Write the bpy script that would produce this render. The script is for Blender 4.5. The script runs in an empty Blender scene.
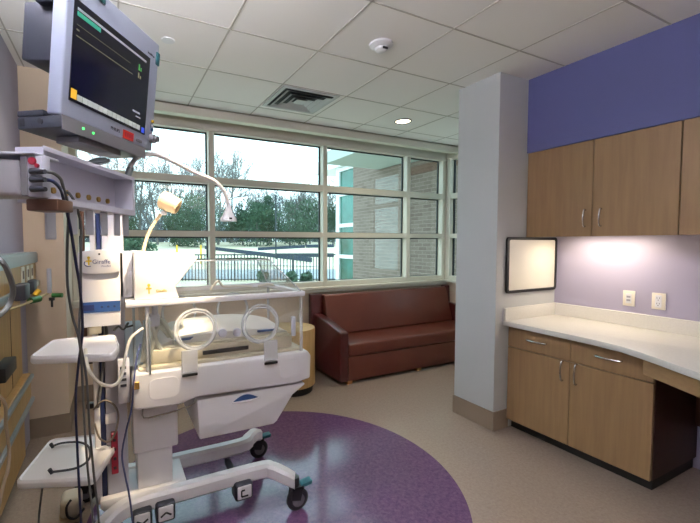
import bpy, bmesh, math, random
from mathutils import Vector, Matrix
random.seed(7)
sc = bpy.context.scene
COL = sc.collection

# ------------------------------------------------------------------ camera, world, lights, exposure
def make_camera():
    cd = bpy.data.cameras.new('camera'); co = bpy.data.objects.new('camera', cd); COL.objects.link(co)
    pit, rol, yaw = .0471, -.0013, .4635
    fw = Vector((math.sin(yaw)*math.cos(pit), math.cos(yaw)*math.cos(pit), -math.sin(pit)))
    r = Vector((math.cos(yaw), -math.sin(yaw), 0)); u = r.cross(fw)
    r2 = r*math.cos(rol) + u*math.sin(rol); u2 = -r*math.sin(rol) + u*math.cos(rol)
    m = Matrix((( r2.x, u2.x, -fw.x, 0), (r2.y, u2.y, -fw.y, 0), (r2.z, u2.z, -fw.z, 1.47), (0, 0, 0, 1)))
    co.matrix_world = m
    cd.sensor_width = 36; cd.lens = 390.3/700*36; cd.shift_x = 43/700; cd.shift_y = 0
    cd.clip_start = .05; cd.clip_end = 500
    sc.camera = co
make_camera()
sc.cycles.transparent_max_bounces = 32

w = bpy.data.worlds.new('sky'); sc.world = w; w.use_nodes = True
nt = w.node_tree; bg = nt.nodes['Background']
tc = nt.nodes.new('ShaderNodeTexCoord'); sx = nt.nodes.new('ShaderNodeSeparateXYZ')
cr = nt.nodes.new('ShaderNodeValToRGB')
nt.links.new(tc.outputs['Generated'], sx.inputs[0]); nt.links.new(sx.outputs['Z'], cr.inputs[0])
cr.color_ramp.elements[0].position = 0; cr.color_ramp.elements[0].color = (.86, .95, 1, 1)
cr.color_ramp.elements[1].position = .6; cr.color_ramp.elements[1].color = (.80, .90, 1, 1)
nt.links.new(cr.outputs[0], bg.inputs['Color']); bg.inputs['Strength'].default_value = 2.4

sc.view_settings.view_transform = 'Standard'; sc.view_settings.look = 'None'
sc.view_settings.exposure = 0.62; sc.view_settings.gamma = 1.0; sc.view_settings.use_curve_mapping = False

def area_light(name, loc, size, power, color, rot=(0, 0, 0), size_y=None, spread=None):
    l = bpy.data.lights.new(name, 'AREA'); l.energy = power; l.color = color
    l.shape = 'RECTANGLE'; l.size = size; l.size_y = size_y or size
    if spread: l.spread = spread
    o = bpy.data.objects.new(name, l); COL.objects.link(o); o.location = loc; o.rotation_euler = rot
    return o
def spot_light(name, loc, target, power, color, deg, blend=.5, r=.05):
    l = bpy.data.lights.new(name, 'SPOT'); l.energy = power; l.color = color; l.spot_size = math.radians(deg)
    l.spot_blend = blend; l.shadow_soft_size = r
    o = bpy.data.objects.new(name, l); COL.objects.link(o); o.location = loc
    o.rotation_euler = (Vector(target)-Vector(loc)).to_track_quat('-Z', 'Y').to_euler()
    return o
CEIL_P = 3.0
area_light('added_ceiling_fill', (1.5, -.95, 2.735), 1.1, CEIL_P, (1, .93, .86), size_y=.5)  # added fill lamp out of view behind the camera
spot_light('warm_exam_light', (.50, 1.38, 2.73), (.22, 1.98, 1.42), 340, (1, .78, .5), 24, .7, .05)
spot_light('headwall_downlight', (-.3, 2.55, 2.72), (-.3, 2.75, 0), 14, (1, .74, .45), 120, .9, .06)
spot_light('recessed_downlight_lamp', (2.766, 3.274, 2.735), (2.766, 3.274, 0), 48, (1, .9, .72), 140, .9, .05)
area_light('added_uplight', (-.42, .75, 2.36), .12, 105, (.97, .98, 1), rot=(math.pi, 0, 0), size_y=1.4)  # added out of view on the left to brighten the ceiling
area_light('added_uplight_right', (2.6, -1.9, 2.36), 1.4, 10, (.92, .95, 1), rot=(math.pi, 0, 0), size_y=.12)  # second added uplight, unseen at the back, also for the ceiling
area_light('undercabinet_lamp', (3.2, 1.60, 1.526), .06, 3.2, (1, .86, .68), size_y=.46)

# ------------------------------------------------------------------ materials
def hx(s):
    c = [int(s[i:i+2], 16)/255 for i in (0, 2, 4)]
    return tuple((x/12.92 if x <= .04045 else ((x+.055)/1.055)**2.4) for x in c) + (1,)
def mat(name, col, rough=.5, metal=0, noise=0, nscale=8, bump=0, bscale=60, spec=.5, coat=0, col2=None, stretch=None, emit=0):
    m = bpy.data.materials.new(name); m.use_nodes = True; t = m.node_tree; p = t.nodes['Principled BSDF']
    c = hx(col) if isinstance(col, str) else col
    p.inputs['Base Color'].default_value = c; p.inputs['Roughness'].default_value = rough
    p.inputs['Metallic'].default_value = metal; p.inputs['Specular IOR Level'].default_value = spec
    p.inputs['Coat Weight'].default_value = coat
    if emit: p.inputs['Emission Color'].default_value = c; p.inputs['Emission Strength'].default_value = emit
    tcn = t.nodes.new('ShaderNodeTexCoord'); mp = t.nodes.new('ShaderNodeMapping')
    t.links.new(tcn.outputs['Object'], mp.inputs[0])
    if stretch: mp.inputs['Scale'].default_value = stretch
    if noise or col2:
        n = t.nodes.new('ShaderNodeTexNoise'); n.inputs['Scale'].default_value = nscale; n.inputs['Detail'].default_value = 6
        t.links.new(mp.outputs[0], n.inputs['Vector'])
        r = t.nodes.new('ShaderNodeValToRGB'); t.links.new(n.outputs['Fac'], r.inputs[0])
        k = noise or .1
        a = tuple(min(1, x*(1-k)) for x in c[:3])+(1,); b = hx(col2) if col2 else tuple(min(1, x*(1+k)) for x in c[:3])+(1,)
        r.color_ramp.elements[0].position = .35; r.color_ramp.elements[1].position = .65
        r.color_ramp.elements[0].color = c if col2 else a; r.color_ramp.elements[1].color = b
        t.links.new(r.outputs[0], p.inputs['Base Color'])
    if bump:
        n2 = t.nodes.new('ShaderNodeTexNoise'); n2.inputs['Scale'].default_value = bscale; n2.inputs['Detail'].default_value = 3
        t.links.new(tcn.outputs['Object'], n2.inputs['Vector'])
        bp = t.nodes.new('ShaderNodeBump'); bp.inputs['Strength'].default_value = bump; bp.inputs['Distance'].default_value = .002
        t.links.new(n2.outputs['Fac'], bp.inputs['Height']); t.links.new(bp.outputs[0], p.inputs['Normal'])
    return m
def glass(name, tint, f0=.06, rough=0.0, ior=1.5, milky=0):
    m = bpy.data.materials.new(name); m.use_nodes = True; t = m.node_tree; t.nodes.clear()
    o = t.nodes.new('ShaderNodeOutputMaterial'); mx = t.nodes.new('ShaderNodeMixShader'); tr = t.nodes.new('ShaderNodeBsdfTransparent')
    g = t.nodes.new('ShaderNodeBsdfGlossy'); fr = t.nodes.new('ShaderNodeFresnel')
    tr.inputs[0].default_value = tint+(1,); g.inputs['Roughness'].default_value = rough; 
    gm = t.nodes.new('ShaderNodeNewGeometry'); mr = t.nodes.new('ShaderNodeMapRange'); mr.inputs['To Min'].default_value = ior; mr.inputs['To Max'].default_value = 1/ior
    t.links.new(gm.outputs['Backfacing'], mr.inputs['Value']); t.links.new(mr.outputs[0], fr.inputs[0])
    t.links.new(fr.outputs[0], mx.inputs[0]); t.links.new(g.outputs[0], mx.inputs[2])
    if milky:
        m2 = t.nodes.new('ShaderNodeMixShader'); m2.inputs[0].default_value = milky; d = t.nodes.new('ShaderNodeBsdfDiffuse')
        d.inputs[0].default_value = (.85, .87, .9, 1)
        t.links.new(tr.outputs[0], m2.inputs[1]); t.links.new(d.outputs[0], m2.inputs[2]); t.links.new(m2.outputs[0], mx.inputs[1])
    else: t.links.new(tr.outputs[0], mx.inputs[1])
    t.links.new(mx.outputs[0], o.inputs[0])
    return m
def floor_mat():
    m = mat('vinyl_floor', 'a89078', .13, spec=.6)
    t = m.node_tree; p = t.nodes['Principled BSDF']
    g = t.nodes.new('ShaderNodeNewGeometry'); s = t.nodes.new('ShaderNodeVectorMath'); s.operation = 'SUBTRACT'
    s.inputs[1].default_value = (.894, 2.115, 0); l = t.nodes.new('ShaderNodeVectorMath'); l.operation = 'LENGTH'
    t.links.new(g.outputs['Position'], s.inputs[0]); t.links.new(s.outputs[0], l.inputs[0])
    lt = t.nodes.new('ShaderNodeMath'); lt.operation = 'LESS_THAN'; lt.inputs[1].default_value = 1.06
    t.links.new(l.outputs['Value'], lt.inputs[0])
    def speck(a, b, sc_, seed):
        n = t.nodes.new('ShaderNodeTexNoise'); n.inputs['Scale'].default_value = sc_; n.inputs['Detail'].default_value = 8
        n.inputs['Roughness'].default_value = .75; n.inputs['Distortion'].default_value = .6
        t.links.new(g.outputs['Position'], n.inputs['Vector'])
        r = t.nodes.new('ShaderNodeValToRGB'); r.color_ramp.elements[0].position = .38; r.color_ramp.elements[1].position = .62
        r.color_ramp.elements[0].color = hx(a); r.color_ramp.elements[1].color = hx(b); t.links.new(n.outputs['Fac'], r.inputs[0]); return r
    a = speck('8e7e72', '9a8b7e', 60, 1); b = speck('50365a', '6a4c6c', 45, 2)
    mx = t.nodes.new('ShaderNodeMixRGB'); t.links.new(lt.outputs[0], mx.inputs[0]); t.links.new(a.outputs[0], mx.inputs[1]); t.links.new(b.outputs[0], mx.inputs[2])
    t.links.new(mx.outputs[0], p.inputs['Base Color'])
    return m
def brick_mat():
    m = mat('brick', 'a08c80', .9); t = m.node_tree; p = t.nodes['Principled BSDF']
    g = t.nodes.new('ShaderNodeNewGeometry'); s = t.nodes.new('ShaderNodeSeparateXYZ'); c = t.nodes.new('ShaderNodeCombineXYZ')
    t.links.new(g.outputs['Position'], s.inputs[0]); ad = t.nodes.new('ShaderNodeMath'); ad.operation = 'ADD'
    t.links.new(s.outputs['X'], ad.inputs[0]); t.links.new(s.outputs['Y'], ad.inputs[1]); t.links.new(ad.outputs[0], c.inputs[0]); t.links.new(s.outputs['Z'], c.inputs[1])
    b = t.nodes.new('ShaderNodeTexBrick'); b.inputs['Scale'].default_value = 1; b.inputs['Brick Width'].default_value = .21
    b.inputs['Row Height'].default_value = .07; b.inputs['Mortar Size'].default_value = .006
    b.inputs['Color1'].default_value = hx('7c6e66'); b.inputs['Color2'].default_value = hx('6c5e56'); b.inputs['Mortar'].default_value = hx('8c8078')
    t.links.new(c.outputs[0], b.inputs['Vector']); t.links.new(b.outputs['Color'], p.inputs['Base Color'])
    return m
def wood(name, a, b, axis='z', rough=.38):
    st = {'z': (18, 18, 1.2), 'x': (1.2, 18, 18), 'y': (18, 1.2, 18)}[axis]
    return mat(name, a, rough, col2=b, nscale=2.2, stretch=st, spec=.4)

M = dict(
    floor=floor_mat(), brick=brick_mat(),
    tile=mat('ceiling_tile', 'e8e6e4', .95, bump=.3, bscale=250), grid=mat('ceiling_grid', 'b2aea8', .7),
    lav=mat('lavender_paint', 'a39db0', .75), violet=mat('violet_paint', '585c8a', .75), pale=mat('pale_grey_paint', 'b6b8b8', .7),
    beige=mat('beige_paint', 'cbb9a4', .75), base=mat('baseboard_vinyl', '80705f', .55), cream=mat('window_frame_paint', 'cfccbe', .5),
    seal=mat('dark_gasket', '1c2428', .6), winglass=glass('window_glass', (.84, .95, .95)),
    maple=wood('maple_laminate', '84694a', '8d724f'), mapleh=wood('maple_laminate_horizontal', '84694a', '8d724f', 'y'),
    maple2=wood('golden_headwall_wood', 'b08850', 'bd955c'), darkw=mat('dark_interior', '24150e', .7), toe=mat('black_toe_kick', '15110f', .6),
    chrome=mat('brushed_nickel', 'b8b8b4', .25, 1), solid=mat('white_solid_surface', 'd6d3cc', .3, noise=.03, nscale=90),
    black=mat('black_plastic', '14151a', .45), white=mat('white_plastic', 'dadade', .35, spec=.5), whitew=mat('ivory_plastic', 'e0d8c8', .4),
    moncase=mat('monitor_casing', '9ea6bc', .45), greyp=mat('grey_plastic', '9a98a0', .45), lgrey=mat('light_grey_plastic', 'b6b8c6', .4), dgrey=mat('charcoal_plastic', '282b36', .5),
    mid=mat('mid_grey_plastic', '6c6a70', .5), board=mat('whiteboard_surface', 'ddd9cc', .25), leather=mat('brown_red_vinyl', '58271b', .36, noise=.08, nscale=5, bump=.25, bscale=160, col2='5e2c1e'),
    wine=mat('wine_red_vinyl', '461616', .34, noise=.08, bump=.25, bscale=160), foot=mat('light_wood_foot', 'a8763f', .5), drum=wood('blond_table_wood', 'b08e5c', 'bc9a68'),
    acr=glass('clear_acrylic', (.985, .99, .99), milky=.012), acr2=glass('frosted_acrylic_edge', (.92, .94, .96), milky=.45),
    matt=mat('white_mattress', 'e6e4e0', .8), deck=mat('cream_bed_deck', 'd2cab4', .5), blue=mat('blue_panel', '2c4c80', .4), teal=mat('teal_panel', '1c5a66', .5),
    navy=mat('navy_cable_rubber', '1c2550', .4), greycable=mat('grey_cable_rubber', '5c5e60', .45), tan=mat('tan_hose_rubber', 'a79a86', .45), whitecable=mat('white_tubing', 'd8d2c4', .35),
    red=mat('red_plastic', '8a1430', .45), rubber=mat('caster_rubber', '181a1e', .5), green=mat('green_plastic', '2c6a30', .4), yellow=mat('yellow_plastic', 'd8b020', .4),
    brass=mat('brass_jack', 'a8884a', .35, .7), gold=mat('yellow_logo', 'd0b030', .5), logo=mat('blue_logo', '24407c', .5), bluew=mat('pale_blue_plastic', 'b4c8d8', .4),
    screen=mat('dark_screen', '0c0e22', .12, spec=.6), pole=mat('brown_pole', '6a4a3a', .4, .3), navyp=mat('navy_rail', '1e2c58', .45), warmw=mat('cream_lamp_paint', 'e0c8a0', .4),
    vent=mat('vent_metal', 'b4b6b8', .45), ventd=mat('vent_throat', '3c3e42', .7), steel=mat('steel_rail', '9aa6ae', .35, .6),
    soil=mat('dry_grass', 'c8bfa0', .95, noise=.25, nscale=.5, col2='d8d4c0'), road=mat('grey_asphalt', '8f989e', .9, noise=.1, nscale=1), path=mat('pale_concrete_path', 'd6d2c6', .9, noise=.05),
    iron=mat('black_iron', '26343a', .6), bark=mat('grey_bark', '6c6e6c', .9), leaf=mat('evergreen_leaf', '2a4634', .8, col2='45634a', nscale=1.2, noise=.2), silt=mat('slate_fabric', '28384a', .8),
    extw=mat('white_aluminium', 'd8dee0', .5), extg=mat('teal_reflective_glass', '3c7a72', .15, noise=.4, nscale=1.5, col2='284c3c'), soff=mat('grey_soffit_panel', 'a8b4b0', .8), dbrick=mat('dark_brown_brick', '6a5044', .9),
)
def emis(name, col, s):
    m = bpy.data.materials.new(name); m.use_nodes = True; p = m.node_tree.nodes['Principled BSDF']
    p.inputs['Base Color'].default_value = hx(col); p.inputs['Emission Color'].default_value = hx(col); p.inputs['Emission Strength'].default_value = s
    return m
M['lampglow'] = emis('lamp_glow', 'fff0d0', 6); M['scr_green'] = emis('screen_green', '2c8a72', .35); M['scr_line'] = emis('screen_olive', '6a6a48', .25)
M['scr_grey'] = emis('screen_grey', '8a8c96', .3); M['scr_btn'] = emis('screen_button', 'a4aaa8', .35); M['scr_yel'] = emis('screen_yellow', 'd0a030', .5)
M['scr_blue'] = emis('screen_blue', '3048c0', .5); M['led'] = emis('green_led', '40e060', 2); M['digits'] = emis('red_display', 'a02414', .3)
M['scr_txt'] = emis('screen_text_green', '408a40', .4); M['diff'] = emis('added_light_diffuser', 'fff4e4', 3)  # diffuser glow belongs to the added ceiling light

# ------------------------------------------------------------------ mesh helpers
class B:
    def __init__(s): s.bm = bmesh.new(); s.mi = 0; s.mats = []
    def use(s, m):
        if m not in s.mats: s.mats.append(m)
        s.mi = s.mats.index(m); return s
    def _fin(s, verts, bv=0, seg=2):
        fs = {f for v in verts for f in v.link_faces}
        for f in fs: f.material_index = s.mi
        if bv:
            s.bm.normal_update()
            es = list({e for v in verts for e in v.link_edges if len(e.link_faces) == 2 and e.calc_face_angle(0) > .5})
            r = bmesh.ops.bevel(s.bm, geom=es, offset=bv, segments=seg, profile=.5, affect='EDGES', clamp_overlap=True)
            for f in r['faces']: f.material_index = s.mi
        return s
    def box(s, x0, x1, y0, y1, z0, z1, bv=0, seg=2):
        v = [s.bm.verts.new((x, y, z)) for x in (x0, x1) for y in (y0, y1) for z in (z0, z1)]
        for q in ((0, 1, 3, 2), (4, 6, 7, 5), (0, 4, 5, 1), (2, 3, 7, 6), (0, 2, 6, 4), (1, 5, 7, 3)): s.bm.faces.new([v[i] for i in q])
        return s._fin(v, bv, seg)
    def prism(s, pts, ax, a, b, bv=0, seg=2):
        def mk(p, k): return {'x': (k, p[0], p[1]), 'y': (p[0], k, p[1]), 'z': (p[0], p[1], k)}[ax]
        A = [s.bm.verts.new(mk(p, a)) for p in pts]; Bv = [s.bm.verts.new(mk(p, b)) for p in pts]; n = len(pts)
        fs = [s.bm.faces.new(A), s.bm.faces.new(Bv[::-1])] + [s.bm.faces.new((A[(i+1) % n], A[i], Bv[i], Bv[(i+1) % n])) for i in range(n)]
        bmesh.ops.recalc_face_normals(s.bm, faces=fs)
        return s._fin(A+Bv, bv, seg)
    def loft(s, rings, cap=True):
        R = [[s.bm.verts.new(p) for p in r] for r in rings]; n = len(R[0]); fs = []
        for a, b in zip(R, R[1:]):
            for i in range(n): fs.append(s.bm.faces.new((a[i], a[(i+1) % n], b[(i+1) % n], b[i])))
        if cap: fs.append(s.bm.faces.new(R[0][::-1])); fs.append(s.bm.faces.new(R[-1]))
        bmesh.ops.recalc_face_normals(s.bm, faces=fs)
        for f in fs: f.material_index = s.mi
        return s
    def tube(s, pts, r, seg=8, smooth=0, cap=True):
        P = [Vector(p) for p in pts]
        if smooth:
            Q = []
            for i in range(len(P)-1):
                p0, p1, p2, p3 = P[max(i-1, 0)], P[i], P[i+1], P[min(i+2, len(P)-1)]
                for k in range(smooth):
                    t = k/smooth
                    Q.append(.5*((2*p1)+(p2-p0)*t+(2*p0-5*p1+4*p2-p3)*t*t+(3*p1-p0-3*p2+p3)*t**3))
            P = Q+[P[-1]]
        n = len(P); up = Vector((0, 0, 1)); rings = []; prev = None
        for i, p in enumerate(P):
            d = (P[min(i+1, n-1)]-P[max(i-1, 0)]).normalized()
            if prev is None:
                a = d.cross(up)
                if a.length < .1: a = d.cross(Vector((1, 0, 0)))
                a.normalize()
            else: a = (prev-d*prev.dot(d)).normalized()
            prev = a; b = d.cross(a); rr = r[i*len(r)//n] if isinstance(r, (list, tuple)) else r
            rings.append([p+(a*math.cos(2*math.pi*k/seg)+b*math.sin(2*math.pi*k/seg))*rr for k in range(seg)])
        return s.loft(rings, cap)
    def cyl(s, p0, p1, r0, r1=None, seg=24):
        r1 = r0 if r1 is None else r1
        p0, p1 = Vector(p0), Vector(p1); d = (p1-p0).normalized(); a = d.orthogonal().normalized(); b = d.cross(a)
        return s.loft([[p+(a*math.cos(2*math.pi*k/seg)+b*math.sin(2*math.pi*k/seg))*r for k in range(seg)] for p, r in ((p0, r0), (p1, r1))])
    def lathe(s, c, prof, axis=(0, 0, 1), seg=28):
        c = Vector(c); d = Vector(axis).normalized(); a = d.orthogonal().normalized(); b = d.cross(a)
        return s.loft([[c+d*z+(a*math.cos(2*math.pi*k/seg)+b*math.sin(2*math.pi*k/seg))*max(r, .0004) for k in range(seg)] for r, z in prof])
    def torus(s, c, R, r, axis=(0, 1, 0), seg=36, rs=8):
        c = Vector(c); d = Vector(axis).normalized(); a = d.orthogonal().normalized(); b = d.cross(a); R_ = []
        for i in range(seg+1):
            t = 2*math.pi*i/seg; e = a*math.cos(t)+b*math.sin(t)
            R_.append([c+e*(R+r*math.cos(2*math.pi*k/rs))+d*r*math.sin(2*math.pi*k/rs) for k in range(rs)])
        return s.loft(R_, False)
    def strip(s, pts, w, h):      # sweep of a level rectangular section along a path (beam)
        P = [Vector(p) for p in pts]; n = len(P); rings = []
        for i, p in enumerate(P):
            d = (P[min(i+1, n-1)]-P[max(i-1, 0)]); d.z = 0; d.normalize(); a = Vector((-d.y, d.x, 0))
            ww, hh, c = w/2, h/2, min(w, h)*.22
            sec = [(-ww+c, -hh), (ww-c, -hh), (ww, -hh+c), (ww, hh-c), (ww-c, hh), (-ww+c, hh), (-ww, hh-c), (-ww, -hh+c)]
            rings.append([p+a*u+Vector((0, 0, v)) for u, v in sec])
        return s.loft(rings)
    def obj(s, name, m=None, parent=None, local=False, smooth=True, label=None):
        bm = s.bm; org = Vector((0, 0, 0))
        if parent is not None and not local: org = Vector(parent.get('_o', (0, 0, 0)))
        if org.length: bmesh.ops.translate(bm, verts=bm.verts, vec=-org)
        bm.normal_update()
        if smooth:
            for f in bm.faces: f.smooth = True
            for e in bm.edges:
                if len(e.link_faces) == 2 and e.calc_face_angle(0) > .6: e.smooth = False
        me = bpy.data.meshes.new(name); bm.to_mesh(me); bm.free()
        for q in (s.mats or [m]): me.materials.append(q)
        o = bpy.data.objects.new(name, me); COL.objects.link(o)
        if parent is not None: o.parent = parent
        o['_o'] = tuple(org)
        if label: o['label'] = label
        return o
def thing(name, label, cat, loc=(0, 0, 0), rz=0, group=None):
    o = bpy.data.objects.new(name, None); COL.objects.link(o); o.location = loc; o.rotation_euler = (0, 0, rz)
    o.empty_display_size = .1; o['label'] = label; o['category'] = cat; o['_o'] = tuple(loc)
    if group: o['group'] = group
    return o
def tag(o, label, cat, group=None, kind=None):
    o['label'] = label; o['category'] = cat
    if group: o['group'] = group
    if kind: o['kind'] = kind
    return o
def struct(o): o['kind'] = 'structure'; return o
def sroot(name, loc=(0, 0, 0)):
    o = bpy.data.objects.new(name, None); COL.objects.link(o); o.location = loc; o['_o'] = tuple(loc); o['kind'] = 'structure'; return o
def text(txt, size, m, name, parent, matrix, ext=.0004, ay='CENTER', ax='CENTER'):
    c = bpy.data.curves.new(name, 'FONT'); c.body = txt; c.size = size; c.extrude = ext; c.align_x = ax; c.align_y = ay
    t = bpy.data.objects.new(name+'_tmp', c); COL.objects.link(t)
    bpy.context.view_layer.update()
    me = bpy.data.meshes.new_from_object(t.evaluated_get(bpy.context.evaluated_depsgraph_get()))
    bpy.data.objects.remove(t); bpy.data.curves.remove(c)
    me.transform(matrix); me.materials.clear(); me.materials.append(m)
    o = bpy.data.objects.new(name, me); COL.objects.link(o); o.parent = parent; return o
def frame_m(o, xd, yd):       # matrix whose x/y axes are xd, yd at point o
    xd, yd = Vector(xd).normalized(), Vector(yd).normalized(); zd = xd.cross(yd)
    return Matrix(((xd.x, yd.x, zd.x, o[0]), (xd.y, yd.y, zd.y, o[1]), (xd.z, yd.z, zd.z, o[2]), (0, 0, 0, 1)))
PI = math.pi

# ------------------------------------------------------------------ room shell
XL, XR, XF, YB, YW, ZC = -.58, 3.376, 4.25, -2.2, 4.12, 2.75
b = B(); b.box(XL-.1, XF+.1, YB-.1, YW+.1, -.1, 0); struct(b.obj('floor', M['floor']))
b = B(); b.use(M['tile']).box(XL-.1, XF+.1, YB-.1, 3.81, ZC, ZC+.03); b.use(M['grid'])
for i in range(-2, 7):
    x = .66+.6*i
    if XL < x < XF: b.box(x-.0045, x+.0045, YB, 3.81, ZC-.003, ZC)
for j in range(-6, 5):
    y = 1.15+.6*j
    if YB < y < 3.81: b.box(XL, XF, y-.0045, y+.0045, ZC-.003, ZC)
struct(b.obj('ceiling'))
b = B(); b.box(XL, XF, 3.81, 3.835, 2.672, ZC+.03); b.box(XL, XF, 3.835, 3.90, 2.672, 2.69); struct(b.obj('trim_1', M['cream']))
b = B(); b.box(XL-.1, XF+.1, 3.8, 4.3, 2.95, 2.98); b.box(XL-.1, XF+.1, 3.78, 3.81, ZC, 2.98); b.box(XL-.1, XF+.1, 4.16, 4.30, 2.75, 3.0); struct(b.obj('trim_2', M['beige']))
b = B(); b.box(XL-.1, XL, YB-.1, YW+.1, 0, 3.0); struct(b.obj('wall_left', M['lav']))
b = B(); b.box(XL, -.325, 3.5, 4.28, 0, 2.9); struct(b.obj('wall_pier', M['beige']))
b = B(); b.box(XL, -.320, 3.492, 3.5, 0, .15); b.box(-.325, -.317, 3.5, 4.12, 0, .15); struct(b.obj('baseboard_pier', M['base']))
b = B(); b.box(XR, XR+.1, YB-.1, 2.0235, 0, 3.0); struct(b.obj('wall_right', M['lav']))
b = B(); b.box(2.965, XR, YB, 2.0235, 2.18, ZC); struct(b.obj('wall_soffit', M['violet']))
b = B(); b.box(2.635, XF+.1, 2.024, 2.412, 0, ZC); struct(b.obj('wall_column', M['pale']))
b = B(); b.box(2.627, 2.635, 2.016, 2.420, 0, .15); b.box(2.635, 2.80, 2.016, 2.024, 0, .15); struct(b.obj('baseboard_column', M['base']))
b = B(); b.box(XL-.1, XR+.1, YB-.1, YB, 0, 3.0); struct(b.obj('wall_back', M['beige']))
b = B(); b.box(-.325, XF+.1, YW, 4.28, 0, .93); struct(b.obj('wall_window_side', M['beige']))
b = B(); b.box(-.317, XF, YW-.008, YW, 0, .15); struct(b.obj('baseboard_window', M['base']))
b = B(); b.box(XF, XF+.1, 2.433, YW, 0, .93); b.box(XF, XF+.1, 2.433, YW, 2.73, 3.0); struct(b.obj('wall_alcove', M['beige']))

# window wall
wn = sroot('window_1', (2, 4.1, 1))
F0, F1 = 4.10, 4.22
xs_m = [(-.325, -.27), (.915, .975), (2.268, 2.325), (3.545, 3.605), (4.19, 4.25)]
zs = [(.93, 1.008), (1.538, 1.598), (2.088, 2.158), (2.63, 2.75)]
b = B()
for a, c in xs_m: b.box(a, c, F0, F1, .93, 2.75, .003, 1)
for a, c in zs:
    for (x0, x1), (x2, x3) in zip(xs_m, xs_m[1:]): b.box(x1, x2, F0+.004, F1, a, c)
b.obj('window_frame', M['cream'], wn)
b = B(); b.box(-.325, XF-.001, 4.085, F0, 2.62, 2.86, .006); b.obj('shade_box', M['cream'], wn)
b = B(); b.box(-.325, XF-.001, 4.03, F0+.01, .925, .95, .004); b.box(-.325, XF-.001, 4.06, F0+.01, .885, .925, .004); b.obj('window_sill', M['cream'], wn)
for (x0, x1), (x2, x3) in zip(xs_m, xs_m[1:]):
    for (z0, z1), (z2, z3) in zip(zs, zs[1:]):
        b = B(); b.box(x1, x2, F1-.03, F1-.022, z1, z2); b.obj('window_pane', M['winglass'], wn)
        b = B(); t_ = .014
        b.box(x2-t_, x2, F1-.036, F1-.016, z1, z2); b.box(x1, x1+.006, F1-.036, F1-.016, z1, z2); b.box(x1, x2, F1-.036, F1-.016, z2-t_, z2); b.box(x1, x2, F1-.036, F1-.016, z1, z1+.006)
        b.obj('window_gasket', M['seal'], wn)
w2 = sroot('window_2', (XF, 3.3, 1))
b = B(); ys = [(2.434, 2.494), (3.27, 3.33), (4.02, 4.099)]
for a, c in ys: b.box(XF, XF+.1, a, c, .93, 2.73)
for a, c in zs:
    for (x0, x1), (x2, x3) in zip(ys, ys[1:]): b.box(XF+.004, XF+.1, x1, x2, a, c)
b.obj('window_frame', M['cream'], w2)
b = B(); b.box(XF-.06, XF, 2.434, 4.029, .925, .95); b.obj('window_sill', M['cream'], w2)
b = B(); b.box(XF-.02, XF, 2.434, 4.084, 2.64, 2.86); b.obj('shade_box', M['cream'], w2)
for (x0, x1), (x2, x3) in zip(ys, ys[1:]):
    for (z0, z1), (z2, z3) in zip(zs, zs[1:]):
        b = B(); b.box(XF+.07, XF+.078, x1, x2, z1, z2); b.obj('window_pane', M['winglass'], w2)
        b = B(); b.box(XF+.06, XF+.088, x2-.015, x2, z1, z2); b.box(XF+.06, XF+.088, x1, x1+.015, z1, z2); b.obj('window_gasket', M['seal'], w2)

# ------------------------------------------------------------------ ceiling fittings
v = thing('ceiling_vent', 'square metal air diffuser with nested louvres in the ceiling near the windows', 'vent', (1.54, 3.23, ZC-.012))
vx0, vx1, vy0, vy1 = 1.275, 1.80, 2.96, 3.47
b = B()
def ring(b, x0, x1, y0, y1, wd, z0, z1):
    b.box(x0, x1, y0, y0+wd, z0, z1); b.box(x0, x1, y1-wd, y1, z0, z1); b.box(x0, x0+wd, y0+wd, y1-wd, z0, z1); b.box(x1-wd, x1, y0+wd, y1-wd, z0, z1)
ring(b, vx0, vx1, vy0, vy1, .03, ZC-.012, ZC-.004); b.obj('frame', M['vent'], v)
b = B(); b.box(vx0+.03, vx1-.03, vy0+.03, vy1-.03, ZC-.0045, ZC-.0035); b.obj('throat', M['ventd'], v)
for k in range(3):
    i = .045+k*.06; b = B()
    def rr(e, z): return [(vx0+e, vy0+e, z), (vx1-e, vy0+e, z), (vx1-e, vy1-e, z), (vx0+e, vy1-e, z)]
    b.loft([rr(i, ZC-.022), rr(i+.035, ZC-.006), rr(i+.037, ZC-.006), rr(i+.003, ZC-.024)], False); b.obj('louvre', M['vent'], v, smooth=False)
b = B(); b.box(1.49, 1.585, 3.165, 3.26, ZC-.02, ZC-.014); b.obj('centre_plate', M['vent'], v)
s_ = thing('smoke_detector', 'round white detector with dark sensor slot on the ceiling', 'smoke detector', (1.58, 2.09, ZC))
b = B(); b.lathe((1.58, 2.09, ZC), [(.0, 0), (.075, 0), (.075, -.012), (.06, -.02), (.045, -.028)]); b.obj('base', M['white'], s_)
b = B(); b.lathe((1.58, 2.09, ZC-.028), [(.0, 0), (.042, 0), (.038, -.014), (.022, -.024), (.0, -.024)]); b.obj('sensor_head', M['white'], s_)
b = B(); b.box(1.565, 1.60, 2.045, 2.053, ZC-.046, ZC-.034); b.obj('sensor_slot', M['black'], s_)
b = B(); b.lathe((.346, 2.648, ZC), [(0, 0), (.042, 0), (.04, -.006), (0, -.006)])
tag(b.obj('sprinkler_cover', M['white']), 'small flat round sprinkler cap on the ceiling right of the monitor', 'sprinkler')
d_ = thing('recessed_downlight', 'lit round recessed lamp with dark rim in the ceiling near the column', 'ceiling light', (2.766, 3.274, ZC))
b = B(); b.torus((2.766, 3.274, ZC-.003), .082, .008, (0, 0, 1)); b.obj('rim', M['mid'], d_)
b = B(); b.lathe((2.766, 3.274, ZC), [(0, -.001), (.077, -.001), (.077, -.003), (0, -.003)]); b.obj('lens', M['lampglow'], d_)
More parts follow.
